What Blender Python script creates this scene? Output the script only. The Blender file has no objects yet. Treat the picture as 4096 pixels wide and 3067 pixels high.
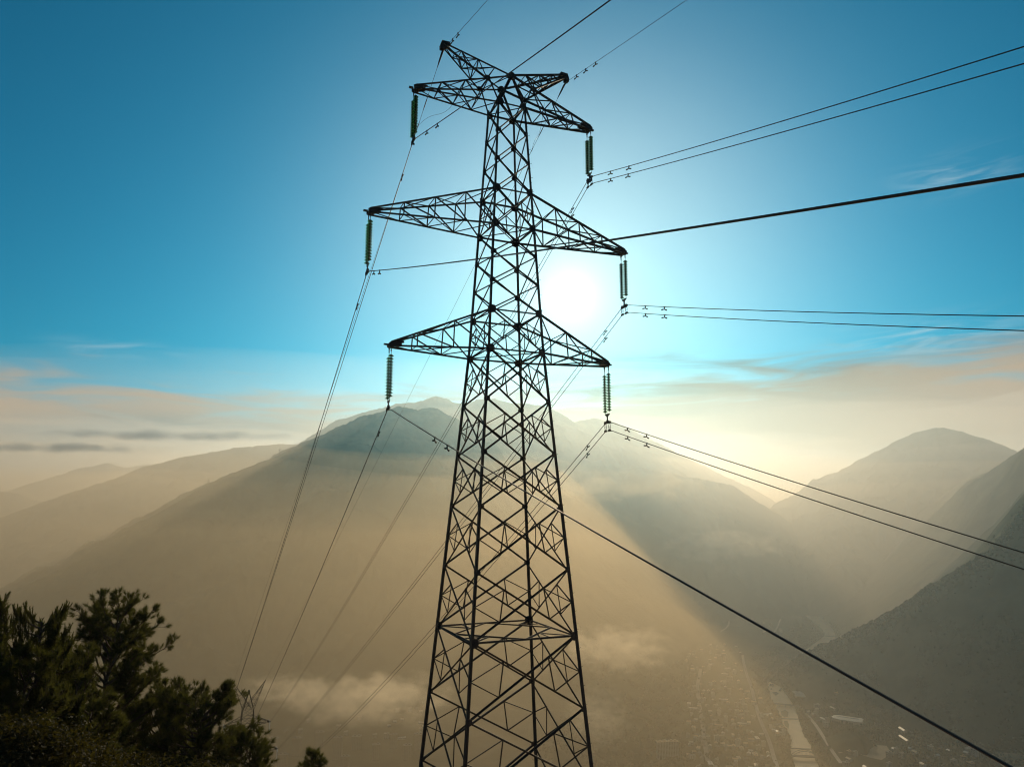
# ------------------------------------------------------------------ light and air settings
SUN_E = 4.5
SUN_COL = (1.0, 0.78, 0.50)
SKY_STR = 0.126
SKY_TINT = (0.0, 0.83, 0.88)
SKY_FAR = 0.5
SKY_W = 32.0
AUREOLE = [((1.0, 0.98, 0.92), 2.0, 1.3, 0.80), ((1.0, 0.90, 0.78), 7.4, 1.4, 0.31), ((1.0, 0.80, 0.74), 17.0, 2.6, 0.36)]
VEIL_TOP, VEIL_LIFT, VEIL_A, VEIL_BASE, VEIL_SUN = 9.4, 2.4, 0.9, 0.61, -0.72
VEIL_COL = (1.36, 0.75, 0.34)
WISP_COL = (0.62, 0.72, 0.74)
BANK_COL = (0.10, 0.15, 0.18)
HAZE_DENSITY = 4.0e-5
HAZE_TOP = 1010
HAZE_COL = (0.24, 0.56, 0.74)
HAZE_G = 0.70
MIST_COL = (0.95, 0.79, 0.52)
MIST_G = 0.60
MISTS = [(-50, 160, 600, 3000, 100, 0.75e-4, (0.99, 0.77, 0.46), 800), (-25, 310, 700, 3700, 150, 0.75e-4, (0.99, 0.77, 0.47), 960), (-480, 480, 1300, 4000, 150, 0.9e-4, (0.86, 0.76, 0.64), 0), (-560, 860, 1500, 4600, 190, 1.05e-4, (0.76, 0.755, 0.77), 0)]
CLOUDS = [(795, 1508, 1180, (170, 100, 46), 0.013), (1335, 1400, 1500, (150, 100, 60), 0.010), (1290, 1545, 1400, (80, 80, 80), 0.008), (620, 1490, 1300, (120, 60, 34), 0.010), (1330, 1050, 3500, (620, 260, 110), 0.0030), (1560, 1180, 4300, (500, 240, 120), 0.0026), (340, 940, 3000, (620, 170, 27), 0.0090, (0.42, 0.48, 0.54)), (120, 968, 3000, (420, 170, 22), 0.0090, (0.42, 0.48, 0.54))]
SKY_DIM = 0.42
TER_A, TER_R = 1150, 800
import bpy, math, random
import numpy as np
from mathutils import Vector, Matrix

random.seed(7)
RNG = np.random.default_rng(11)
scene = bpy.context.scene
COL = scene.collection

# ------------------------------------------------------------------ camera
F_PX, PITCH, YAW, ROLL = 2859.29, 0.171126, 0.006575, 0.002895      # focal length in pixels of a 4096 px wide picture
CAM = np.array([0.0, -38.0, 0.0])
FW = np.array([math.sin(YAW)*math.cos(PITCH), math.cos(YAW)*math.cos(PITCH), math.sin(PITCH)])
RT = np.array([math.cos(YAW), -math.sin(YAW), 0.0])
UP = np.cross(RT, FW)
RT, UP = (math.cos(ROLL)*RT + math.sin(ROLL)*UP), (-math.sin(ROLL)*RT + math.cos(ROLL)*UP)
cam_data = bpy.data.cameras.new('camera')
cam = bpy.data.objects.new('camera', cam_data); COL.objects.link(cam)
cam_data.sensor_width = 36.0
cam_data.lens = F_PX/4096*36
cam_data.clip_start = 0.5
cam_data.clip_end = 60000
cam.matrix_world = Matrix(((RT[0], UP[0], -FW[0], CAM[0]), (RT[1], UP[1], -FW[1], CAM[1]), (RT[2], UP[2], -FW[2], CAM[2]), (0, 0, 0, 1)))
scene.camera = cam

def ray(x, y):
    """unit direction of a bearing, measured in a 2212 px wide survey picture"""
    x, y = x*4096/2212, y*4096/2212
    r = FW*F_PX + RT*(x-2048) + UP*(1533.5-y)
    return r/np.linalg.norm(r)
def at_range(x, y, d):
    """point on that bearing at horizontal distance d"""
    r = ray(x, y); return CAM + r*(d/math.hypot(r[0], r[1]))
def at_height(x, y, z):
    r = ray(x, y); return CAM + r*((z-CAM[2])/r[2])

# ------------------------------------------------------------------ light
SUN = ray(1231, 640)
SUN_EL = math.asin(SUN[2]); SUN_AZ = math.atan2(SUN[0], SUN[1])
sl = bpy.data.lights.new('sun', 'SUN'); sl.energy = SUN_E; sl.angle = math.radians(0.53); sl.color = SUN_COL
so = bpy.data.objects.new('sun', sl); COL.objects.link(so)
so.rotation_euler = Vector(SUN).to_track_quat('Z', 'Y').to_euler()
so.location = (0, 0, 200)

world = bpy.data.worlds.new('World'); scene.world = world; world.use_nodes = True
def build_world():
    nt = world.node_tree; N = nt.nodes; L = nt.links; N.clear()
    out = N.new('ShaderNodeOutputWorld'); bg = N.new('ShaderNodeBackground'); L.new(bg.outputs[0], out.inputs[0])
    def m(op, a, b=None, c=None, clamp=False):
        n = N.new('ShaderNodeMath'); n.operation = op; n.use_clamp = clamp
        for i, v in enumerate((a, b, c)):
            if v is None: continue
            if isinstance(v, (int, float)): n.inputs[i].default_value = v
            else: L.new(v, n.inputs[i])
        return n.outputs[0]
    def mix(kind, fac, a, b):
        n = N.new('ShaderNodeMix'); n.data_type = 'RGBA'; n.blend_type = kind
        for s, v in ((n.inputs['Factor'], fac), (n.inputs['A'], a), (n.inputs['B'], b)):
            if isinstance(v, (int, float)): s.default_value = v
            elif isinstance(v, tuple): s.default_value = (*v, 1)
            else: L.new(v, s)
        return n.outputs['Result']
    def scale(col, f):
        n = N.new('ShaderNodeVectorMath'); n.operation = 'SCALE'
        if isinstance(col, tuple): n.inputs[0].default_value = col
        else: L.new(col, n.inputs[0])
        if isinstance(f, (int, float)): n.inputs['Scale'].default_value = f
        else: L.new(f, n.inputs['Scale'])
        return n.outputs[0]
    def add(a, b):
        n = N.new('ShaderNodeVectorMath'); n.operation = 'ADD'; L.new(a, n.inputs[0]); L.new(b, n.inputs[1]); return n.outputs[0]
    sky = N.new('ShaderNodeTexSky'); sky.sky_type = 'NISHITA'; sky.sun_disc = False
    sky.sun_elevation = SUN_EL; sky.sun_rotation = SUN_AZ; sky.altitude = 1500; sky.air_density = 1.0; sky.dust_density = 0.6; sky.ozone_density = 3.0
    tc = N.new('ShaderNodeTexCoord')
    sep = N.new('ShaderNodeSeparateXYZ'); L.new(tc.outputs['Generated'], sep.inputs[0])
    el = m('MULTIPLY', m('ARCSINE', sep.outputs['Z']), 57.2958)
    az = m('MULTIPLY', m('ARCTAN2', sep.outputs['X'], sep.outputs['Y']), 57.2958)
    dot = N.new('ShaderNodeVectorMath'); dot.operation = 'DOT_PRODUCT'
    L.new(tc.outputs['Generated'], dot.inputs[0]); dot.inputs[1].default_value = tuple(SUN)
    g = m('MULTIPLY', m('ARCCOSINE', m('MINIMUM', dot.outputs['Value'], 0.9999999)), 57.2958)       # degrees from the sun
    def expo(s, p=1.0):
        q = m('DIVIDE', g, s)
        if p != 1.0: q = m('POWER', q, p)
        return m('POWER', 2.718281828, m('MULTIPLY', q, -1.0))
    base = mix('MULTIPLY', 1.0, scale(sky.outputs[0], SKY_STR), SKY_TINT)
    # the clear sky grows darker away from the sun
    base = scale(base, m('ADD', SKY_FAR, m('MULTIPLY', expo(SKY_W, 2.0), 1.0-SKY_FAR)))
    base = scale(base, m('SUBTRACT', 1.0, m('MULTIPLY', expo(17.0, 2.0), SKY_DIM)))
    c = base
    for (colr, w, p, amp) in AUREOLE:
        c = add(c, scale(colr, m('MULTIPLY', expo(w, p), amp)))
    # clouds: bearing / elevation coordinates in degrees
    comb = N.new('ShaderNodeCombineXYZ'); L.new(az, comb.inputs[0]); L.new(el, comb.inputs[1])
    def streak(sx, sy, rot, detail=7, dist=0.6, seed=0.0):
        mp = N.new('ShaderNodeMapping'); L.new(comb.outputs[0], mp.inputs[0])
        mp.inputs['Rotation'].default_value = (0, 0, math.radians(rot)); mp.inputs['Scale'].default_value = (sx, sy, 1); mp.inputs['Location'].default_value = (seed, seed*1.7, 0)
        n = N.new('ShaderNodeTexNoise'); n.inputs['Scale'].default_value = 1.0; n.inputs['Detail'].default_value = detail; n.inputs['Distortion'].default_value = dist
        L.new(mp.outputs[0], n.inputs['Vector']); return n.outputs['Fac']
    def smooth(v, a, b):
        n = N.new('ShaderNodeMapRange'); n.interpolation_type = 'SMOOTHSTEP'; L.new(v, n.inputs[0])
        n.inputs[1].default_value = a; n.inputs[2].default_value = b; return n.outputs[0]
    def blob(a0, e0, wa, we):
        qa = m('POWER', m('ABSOLUTE', m('DIVIDE', m('SUBTRACT', az, a0), wa)), 2.0); qe = m('POWER', m('ABSOLUTE', m('DIVIDE', m('SUBTRACT', el, e0), we)), 2.0)
        return m('POWER', 2.718281828, m('MULTIPLY', m('ADD', qa, qe), -1.0))
    n1 = streak(0.10, 0.8, -4, 8, 0.8, 3.1)
    n2 = streak(0.16, 0.95, 8, 8, 1.2, 9.4)
    # low warm veil of cloud along the horizon, its ragged top edge higher on the right
    lift = m('ADD', m('MULTIPLY', smooth(az, -8, 16), VEIL_LIFT), VEIL_TOP)
    edge = m('SUBTRACT', lift, m('ADD', el, m('MULTIPLY', m('SUBTRACT', n1, 0.5), -7.0)))
    veil = m('MULTIPLY', smooth(edge, -0.4, 3.6), VEIL_A)
    c = mix('MIX', veil, c, scale(VEIL_COL, m('ADD', VEIL_BASE, m('MULTIPLY', expo(26.0, 1.0), VEIL_SUN))))
    # wisps
    w = m('ADD', m('MULTIPLY', blob(-28.8, 10.9, 3.0, 0.45), 1.2), m('ADD', m('MULTIPLY', blob(34.0, 22.3, 2.8, 1.0), 0.8), m('MULTIPLY', blob(31.5, 11.6, 5.0, 1.2), 1.1)))
    w = m('MULTIPLY', w, smooth(n2, 0.38, 0.75))
    c = mix('MIX', m('MULTIPLY', w, 0.55), c, WISP_COL)
    # grey cloud bank low on the left
    b = m('ADD', m('MULTIPLY', blob(-25, 5.6, 9.0, 0.9), 1.3), m('ADD', m('MULTIPLY', blob(-29, 4.6, 9, 0.7), 1.3), m('MULTIPLY', blob(-19, 4.4, 6, 1.0), 0.9)))
    b = m('MULTIPLY', b, smooth(n1, 0.25, 0.6), clamp=True)
    c = mix('MIX', m('MULTIPLY', b, 0.8), c, BANK_COL)
    L.new(c, bg.inputs['Color']); bg.inputs['Strength'].default_value = 1.0
build_world()

vs = scene.view_settings
scene.display_settings.display_device = 'sRGB'
vs.view_transform = 'Standard'; vs.look = 'None'; vs.exposure = 0.0; vs.gamma = 1.0; vs.use_curve_mapping = False
cy = scene.cycles
cy.use_denoising = True
cy.max_bounces = 6; cy.diffuse_bounces = 2; cy.glossy_bounces = 2; cy.transmission_bounces = 4; cy.transparent_max_bounces = 8; cy.volume_bounces = 1
cy.sample_clamp_indirect = 4.0
cy.filter_width = 1.1

# ------------------------------------------------------------------ helpers
def mat(name, col, rough=0.8, metal=0.0, noise=None, trans=0.0, bump=None):
    m = bpy.data.materials.new(name); m.use_nodes = True
    nt = m.node_tree; b = nt.nodes['Principled BSDF']
    b.inputs['Base Color'].default_value = (*col, 1); b.inputs['Roughness'].default_value = rough; b.inputs['Metallic'].default_value = metal
    if noise:                                                       # (scale, second colour)
        tc = nt.nodes.new('ShaderNodeTexCoord'); n = nt.nodes.new('ShaderNodeTexNoise'); n.inputs['Scale'].default_value = noise[0]; n.inputs['Detail'].default_value = 6
        nt.links.new(tc.outputs['Object'], n.inputs['Vector'])
        r = nt.nodes.new('ShaderNodeValToRGB'); r.color_ramp.elements[0].position = 0.35; r.color_ramp.elements[1].position = 0.65
        r.color_ramp.elements[0].color = (*col, 1); r.color_ramp.elements[1].color = (*noise[1], 1)
        nt.links.new(n.outputs['Fac'], r.inputs[0]); nt.links.new(r.outputs[0], b.inputs['Base Color'])
    if trans:                                                       # thin leaves let light through
        t = nt.nodes.new('ShaderNodeBsdfTranslucent'); t.inputs['Color'].default_value = (*trans, 1)
        a = nt.nodes.new('ShaderNodeAddShader'); o = nt.nodes['Material Output']
        nt.links.new(b.outputs[0], a.inputs[0]); nt.links.new(t.outputs[0], a.inputs[1]); nt.links.new(a.outputs[0], o.inputs['Surface'])
    return m

def set_props(o, label=None, cat=None, group=None, kind=None):
    if label: o['label'] = label
    if cat: o['category'] = cat
    if group: o['group'] = group
    if kind: o['kind'] = kind
    return o

def raw_mesh(name, V, Fq, material, smooth=False, n=4):
    me = bpy.data.meshes.new(name)
    V = np.ascontiguousarray(V, dtype=np.float32); Fq = np.ascontiguousarray(Fq, dtype=np.int32)
    me.vertices.add(len(V)); me.vertices.foreach_set('co', V.ravel())
    me.loops.add(Fq.size); me.loops.foreach_set('vertex_index', Fq.ravel())
    me.polygons.add(len(Fq)); me.polygons.foreach_set('loop_start', np.arange(0, Fq.size, n, dtype=np.int32))
    me.polygons.foreach_set('loop_total', np.full(len(Fq), n, dtype=np.int32))
    if smooth: me.polygons.foreach_set('use_smooth', np.ones(len(Fq), dtype=bool))
    me.update(calc_edges=True); me.validate()
    if material: me.materials.append(material)
    return me
def link(name, me, parent=None, loc=None):
    o = bpy.data.objects.new(name, me); COL.objects.link(o)
    if parent is not None: o.parent = parent
    if loc is not None: o.location = loc
    return o
def empty(name, loc, rz=0.0, label=None, cat=None, group=None):
    o = bpy.data.objects.new(name, None); COL.objects.link(o); o.location = loc; o.rotation_euler = (0, 0, rz); o.empty_display_size = 0.5
    return set_props(o, label, cat, group)

def nrm(v):
    v = np.asarray(v, float); return v/np.linalg.norm(v)
class MB:
    """collects shapes that become one mesh object"""
    def __init__(s): s.v = []; s.f = []; s.mi = []; s.cur = 0
    def add(s, vs, fs):
        k = len(s.v); s.v += [tuple(map(float, p)) for p in vs]; s.f += [tuple(i+k for i in f) for f in fs]; s.mi += [s.cur]*len(fs)
    def box(s, c, size, ax=None):
        c = np.asarray(c, float); A = np.eye(3) if ax is None else np.asarray(ax, float)
        vs = [c + A[0]*size[0]*i/2 + A[1]*size[1]*j/2 + A[2]*size[2]*k/2 for i in (-1, 1) for j in (-1, 1) for k in (-1, 1)]
        s.add(vs, [(0, 1, 3, 2), (4, 6, 7, 5), (0, 4, 5, 1), (2, 3, 7, 6), (0, 2, 6, 4), (1, 5, 7, 3)])
    def angle(s, p, q, w, out=None):
        """rolled steel angle from p to q with legs w wide"""
        p = np.asarray(p, float); q = np.asarray(q, float); d = nrm(q-p)
        r = np.array([0, 0, 1.0]) if out is None else np.asarray(out, float)
        if abs(d@nrm(r)) > 0.95: r = np.array([1.0, 0, 0]) if abs(d[0]) < 0.9 else np.array([0, 1.0, 0])
        a = nrm(np.cross(d, r)); b = np.cross(a, d); t = max(0.012, w*0.16)
        pr = [(-w/2, -w/2), (w/2, -w/2), (w/2, -w/2+t), (-w/2+t, -w/2+t), (-w/2+t, w/2), (-w/2, w/2)]
        vs = [p + a*x + b*y for x, y in pr] + [q + a*x + b*y for x, y in pr]
        fs = [(i, (i+1) % 6, (i+1) % 6+6, i+6) for i in range(6)] + [(0, 3, 2, 1), (0, 5, 4, 3), (6, 7, 8, 9), (6, 9, 10, 11)]
        s.add(vs, fs)
    def tube(s, pts, r, n=6, caps=True):
        pts = [np.asarray(p, float) for p in pts]; m = len(pts); rr = r if isinstance(r, (list, tuple)) else [r]*m; vs = []
        prev = None
        for i, p in enumerate(pts):
            d = nrm(pts[min(i+1, m-1)] - pts[max(i-1, 0)])
            if prev is None:
                h = np.array([0, 0, 1.0]) if abs(d[2]) < 0.9 else np.array([1.0, 0, 0])
                a = nrm(np.cross(d, h))
            else: a = nrm(prev - d*(prev@d))
            prev = a; b = np.cross(d, a)
            vs += [p + rr[i]*(a*math.cos(2*math.pi*k/n) + b*math.sin(2*math.pi*k/n)) for k in range(n)]
        fs = [(i*n+k, i*n+(k+1) % n, (i+1)*n+(k+1) % n, (i+1)*n+k) for i in range(m-1) for k in range(n)]
        if caps: fs += [tuple(range(n))[::-1], tuple(range((m-1)*n, m*n))]
        s.add(vs, fs)
    def lathe(s, prof, c=(0, 0, 0), n=16):
        c = np.asarray(c, float); vs = [c + np.array([r*math.cos(2*math.pi*k/n), r*math.sin(2*math.pi*k/n), z]) for r, z in prof for k in range(n)]; m = len(prof)
        fs = [(i*n+k, i*n+(k+1) % n, (i+1)*n+(k+1) % n, (i+1)*n+k) for i in range(m-1) for k in range(n)]
        s.add(vs, [f[::-1] for f in fs] if prof[-1][1] < prof[0][1] else fs)
    def prism(s, poly, o, ax, ay, th):
        """flat plate: 2-D outline in the plane (ax, ay), thickness th"""
        o = np.asarray(o, float); ax = nrm(ax); ay = nrm(ay); nn = np.cross(ax, ay); k = len(poly)
        vs = [o + ax*x + ay*y - nn*th/2 for x, y in poly] + [o + ax*x + ay*y + nn*th/2 for x, y in poly]
        s.add(vs, [tuple(range(k))[::-1], tuple(range(k, 2*k))] + [(i, (i+1) % k, (i+1) % k+k, i+k) for i in range(k)])
    def mesh(s, name, mats):
        me = bpy.data.meshes.new(name); me.from_pydata(s.v, [], s.f)
        for m in (mats if isinstance(mats, (list, tuple)) else [mats]): me.materials.append(m)
        if any(s.mi): me.polygons.foreach_set('material_index', np.array(s.mi, dtype=np.int32))
        me.update(); return me
    def build(s, name, mats, parent=None, loc=None, smooth=False):
        me = s.mesh(name, mats)
        if smooth: me.polygons.foreach_set('use_smooth', np.ones(len(me.polygons), dtype=bool))
        return link(name, me, parent, loc)

def vnoise(x, y, seed=0):
    xi = np.floor(x).astype(np.int64); yi = np.floor(y).astype(np.int64); fx = x-xi; fy = y-yi
    fx = fx*fx*fx*(fx*(fx*6-15)+10); fy = fy*fy*fy*(fy*(fy*6-15)+10)
    def h(a, b):
        n = (a*374761393 + b*668265263 + seed*982451653) & 0x7fffffff
        n = ((n ^ (n >> 13))*1274126177) & 0x7fffffff
        n = ((n ^ (n >> 11))*461845907) & 0x7fffffff
        return ((n ^ (n >> 16)) & 0xffff)/65535.0
    return (h(xi, yi)*(1-fx)+h(xi+1, yi)*fx)*(1-fy) + (h(xi, yi+1)*(1-fx)+h(xi+1, yi+1)*fx)*fy
def fbm(x, y, octv=4, seed=0):
    t = 0; a = 0.5
    for k in range(octv):
        t = t + a*vnoise(x*2**k, y*2**k, seed+k); a *= 0.5
    return t/(1-0.5**octv)

# ------------------------------------------------------------------ terrain
FLOOR = -650.0
def crest(pts, d):
    """crest line: survey bearings and their distance (one number, or one per point)"""
    dd = d if isinstance(d, (list, tuple)) else [d]*len(pts)
    return np.array([at_range(x, y, k) for (x, y), k in zip(pts, dd)])
def nose(pts, d0, d1):
    """crest that runs down to the valley floor: distances from d0 at one end to the floor's own at the other"""
    i = 0 if d0 is None else -1
    f = at_height(*pts[i], FLOOR); df = math.hypot(*(f-CAM)[:2]); a, b = (df, d1) if i == 0 else (d0, df)
    X = np.array([p[0] for p in pts], float); t = (X-X[0])/(X[-1]-X[0])
    return crest(pts, list(a+(b-a)*t))
RIDGES = [
 # name, crest points, flank slope, relief noise
 ('mountain', crest([(40, 1288), (120, 1240), (200, 1200), (300, 1150), (390, 1097), (480, 1045), (570, 1000), (660, 958), (700, 940), (745, 922), (800, 897), (859, 880), (885, 884), (905, 893), (920, 884), (937, 881), (957, 892), (975, 906), (1010, 935), (1080, 965), (1180, 985), (1290, 1005), (1400, 1045), (1495, 1089), (1560, 1130), (1610, 1170), (1660, 1217), (1700, 1252)],
   [3300, 3360, 3420, 3500, 3600, 3720, 3850, 4000, 4080, 4150, 4250, 4350, 4400, 4420, 4420, 4420, 4420, 4430, 4450, 4480, 4520, 4580, 4680, 4850, 5000, 5150, 5350, 5600]), [0.6]*20+[0.62, 0.68, 0.75, 0.85, 0.9, 0.9, 0.9, 0.9]),
 ('mountain', crest([(640, 965), (700, 930), (740, 906), (800, 888), (860, 871), (900, 868), (941, 857), (960, 861), (975, 869), (1000, 872), (1040, 861), (1065, 860), (1100, 871), (1165, 876), (1200, 889), (1240, 912), (1262, 907), (1283, 903), (1310, 908), (1340, 920), (1404, 950), (1488, 993), (1560, 1026), (1623, 1056), (1670, 1083), (1714, 1107), (1770, 1118)], [6000]*14+[6100, 6200, 6300, 6400, 6500, 6700, 7100, 7700, 8200, 8700, 9100, 9500, 9900]), 0.8),
 ('mountain', crest([(1380, 1010), (1460, 1025), (1530, 1040), (1575, 1046), (1620, 1076), (1680, 1120), (1740, 1150)], [5500, 5700, 5900, 6100, 6300, 6500, 6700]), 0.9),
 ('mountain', crest([(-80, 1150), (37, 1109), (88, 1093), (130, 1077), (176, 1060), (250, 1035), (330, 1006), (403, 987), (460, 976), (513, 968), (600, 962), (680, 958)], 6000), 0.5),
 ('mountain', crest([(-60, 1066), (0, 1063), (29, 1067), (60, 1078), (95, 1092), (140, 1110)], 7400), 0.5),
 ('mountain', crest([(40, 1062), (80, 1049), (130, 1028), (183, 1009), (210, 1005), (234, 1001), (255, 1006), (271, 1010), (315, 1003), (380, 996), (460, 990)], 9000), 0.5),
 ('mountain', crest([(1733, 1092), (1765, 1070), (1798, 1048), (1835, 1022), (1871, 997), (1900, 980), (1926, 964), (1955, 948), (1985, 933), (2005, 928), (2028, 924), (2060, 930), (2098, 942), (2150, 960), (2196, 979), (2280, 1010), (2380, 1050)], 7200), 0.6),
 ('mountain', crest([(1800, 1118), (1835, 1104), (1860, 1088), (1879, 1080), (1900, 1083), (1922, 1092), (1960, 1110)], 6800), 0.9),
 ('mountain', nose([(1842, 1184), (1875, 1151), (1910, 1127), (1944, 1103), (1975, 1083), (2007, 1063), (2040, 1044), (2069, 1030), (2098, 1024), (2131, 1022), (2200, 1010), (2300, 1000)], None, 5000), 0.75),
 ('mountain', nose([(1820, 1240), (1850, 1213), (1870, 1196), (1915, 1165), (1950, 1140), (1988, 1114), (2025, 1088), (2050, 1068), (2080, 1048), (2120, 1028), (2160, 1011), (2212, 977), (2290, 930), (2380, 890)], None, 4100), 0.72),
 ('mountain', nose([(1850, 1254), (1880, 1225), (1908, 1205), (1952, 1172), (1990, 1142), (2025, 1114), (2061, 1096), (2095, 1070), (2134, 1045), (2170, 1022), (2212, 995), (2290, 955), (2380, 915)], None, 3600), 0.75),
 ('mountain', nose([(1690, 1470), (1733, 1431), (1769, 1407), (1797, 1392), (1824, 1378), (1860, 1361), (1890, 1347), (1915, 1334), (1950, 1315), (1988, 1294), (2035, 1266), (2080, 1236), (2115, 1215), (2153, 1195), (2212, 1168), (2290, 1125), (2400, 1070)], None, 3150), 0.9),
 ('mountain', crest([(-600, 1085), (-200, 1070), (300, 1076), (1500, 1100), (1650, 1106), (1720, 1108), (1790, 1106), (1900, 1100), (2400, 1085), (2900, 1090)], 11500), 0.4),
]
def hill_height(x, y):
    """the spur the near pylon stands on"""
    d = np.hypot(x+4, (y-2))
    n = (fbm(x/9, y/9, 3, 5)-0.5)*1.2
    return -21.6 - 0.56*(np.sqrt((np.maximum(d-7, 0))**2+25)-5) + n*np.clip((d-8)/10, 0, 1)
def on_floor(pts): return np.array([at_height(1404+.3652*X, 1188+.3652*Y, FLOOR) for X, Y in pts])
VALLEYS = [(on_floor([(900, 1420), (900, 1190), (830, 1010), (800, 930), (735, 800), (800, 740), (880, 660), (980, 580), (1065, 510), (960, 410), (870, 330), (900, 260), (1060, 210), (980, 100)]), 70, 0.50),
           (on_floor([(350, 1300), (320, 1090), (300, 900), (340, 760), (480, 580), (640, 400), (850, 300)]), 190, 0.50),
           (on_floor([(980, 1000), (1200, 980), (1600, 1100), (2300, 1230)]), 170, 1.20), (on_floor([(-1900, 1150), (-1300, 1050), (-600, 1100), (300, 1200)]), 250, 0.55)]
def seg_dist(P, x, y):
    d = np.full(x.shape, 1e9)
    for k in range(len(P)-1):
        e = P[k+1]-P[k]; t = np.clip(((x-P[k, 0])*e[0]+(y-P[k, 1])*e[1])/(e[0]**2+e[1]**2), 0, 1); d = np.minimum(d, np.hypot(x-P[k, 0]-t*e[0], y-P[k, 1]-t*e[1]))
    return d
def terrain(x, y):
    h = np.full(x.shape, FLOOR) + (fbm(x/400, y/400, 3, 3)-0.5)*6*np.clip((np.hypot(x, y)-5200)/2000, 0, 1)
    lab = np.zeros(x.shape, dtype=np.int16)
    warp = fbm(x/700, y/700, 5, 21)-0.5
    gully = 1-np.abs(2*fbm(x/420+warp*0.8, y/420, 4, 41)-1)
    trees = (vnoise(x/26, y/26, 77)+0.6*vnoise(x/13, y/13, 78)-0.8)
    cut = np.full(x.shape, 1e9)
    for P, w, sl_ in VALLEYS:
        dv = np.maximum(0, seg_dist(P, x, y)*(1+0.3*warp)-w); cut = np.minimum(cut, FLOOR+dv*sl_+dv*dv*0.0004+(gully-.5)*20*np.clip(dv/300, 0, 1))
    bump = fbm(x/190, y/190, 3, 91)
    for i, (nm, P, s) in enumerate(RIDGES):
        mn = P[:, :2].min(0)-3200; mx = P[:, :2].max(0)+3200
        sel = (x > mn[0]) & (x < mx[0]) & (y > mn[1]) & (y < mx[1])
        if not sel.any(): continue
        xs = x[sel]; ys = y[sel]; wp = warp[sel]; gl = gully[sel]; b = np.full(xs.shape, -1e9)
        for k in range(len(P)-1):
            a = P[k]; e = P[k+1]-P[k]; L2 = e[0]**2+e[1]**2
            t = np.clip(((xs-a[0])*e[0]+(ys-a[1])*e[1])/L2, 0, 1)
            d = np.hypot(xs-a[0]-t*e[0], ys-a[1]-t*e[1])
            d = np.sqrt(d*d+45**2)-45
            sk = s if not isinstance(s, list) else s[k]+(s[k+1]-s[k])*t
            b = np.maximum(b, a[2]+t*e[2] - sk*d*(1+0.45*wp) + (gl-0.72)*0.32*np.minimum(d, 500))
        b = b + (11*trees[sel] + 26*(bump[sel]-0.5))*np.clip((b-FLOOR)/60, 0, 1)
        if i in (0, 7, 8, 9, 10): b = np.minimum(b, cut[sel])
        hs = h[sel]; ls = lab[sel]; up = b > hs
        hs[up] = b[up]; ls[up] = i+1; h[sel] = hs; lab[sel] = ls
    hh = hill_height(x, y); up = hh > h
    h[up] = hh[up]; lab[up] = 100
    return h, lab

VEG = mat('forested_slope', (0.014, 0.022, 0.012), 0.95, noise=(0.008, (0.060, 0.062, 0.032)))
SOIL = mat('valley_ground', (0.018, 0.021, 0.012), 0.95, noise=(0.012, (0.055, 0.050, 0.028)))
HILLSOIL = mat('hillside_ground', (0.035, 0.045, 0.018), 0.95, noise=(0.4, (0.09, 0.075, 0.04)))
for _m in (VEG, SOIL, HILLSOIL): _m.node_tree.nodes['Principled BSDF'].inputs['Specular IOR Level'].default_value = 0.0
def terrain_sheet(az0, az1, na, r0, r1, nr, cx, cy):
    A = np.radians(np.linspace(az0, az1, na))
    R = np.unique(np.concatenate([np.geomspace(r0, 1500, nr//6), np.geomspace(1500, 6800, nr*2//3), np.geomspace(6800, r1, nr//6)]))
    AA, RR = np.meshgrid(A, R, indexing='ij')
    X = cx + RR*np.sin(AA); Y = cy + RR*np.cos(AA)
    Z, lab = terrain(X, Y)
    V = np.stack([X, Y, Z], -1).reshape(-1, 3); lab = lab.ravel()
    nr = len(R); I = np.arange(na*nr).reshape(na, nr)
    Q = np.stack([I[:-1, :-1], I[1:, :-1], I[1:, 1:], I[:-1, 1:]], -1).reshape(-1, 4)
    ql = lab[Q].max(1)
    return V, Q, ql
def emit_sheets(sheets):
    groups = {}
    for V, Q, ql in sheets:
        for l in np.unique(ql): groups.setdefault(int(l), []).append((V, Q[ql == l]))
    for l, parts in groups.items():
        vs = []; fs = []; k = 0
        for V, q in parts:
            u, inv = np.unique(q, return_inverse=True); vs.append(V[u]); fs.append(inv.reshape(-1, 4)+k); k += len(u)
        name, m = ('valley_floor', SOIL) if l == 0 else ('hillside', HILLSOIL) if l == 100 else ('mountain', VEG)
        o = link(name, raw_mesh(name, np.concatenate(vs), np.concatenate(fs), m, True))
        o['kind'] = 'structure'
emit_sheets([terrain_sheet(-50, 50, TER_A, 30, 14000, TER_R, 0, -38), terrain_sheet(50, 310, 130, 30, 14000, 120, 0, -38)])

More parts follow.
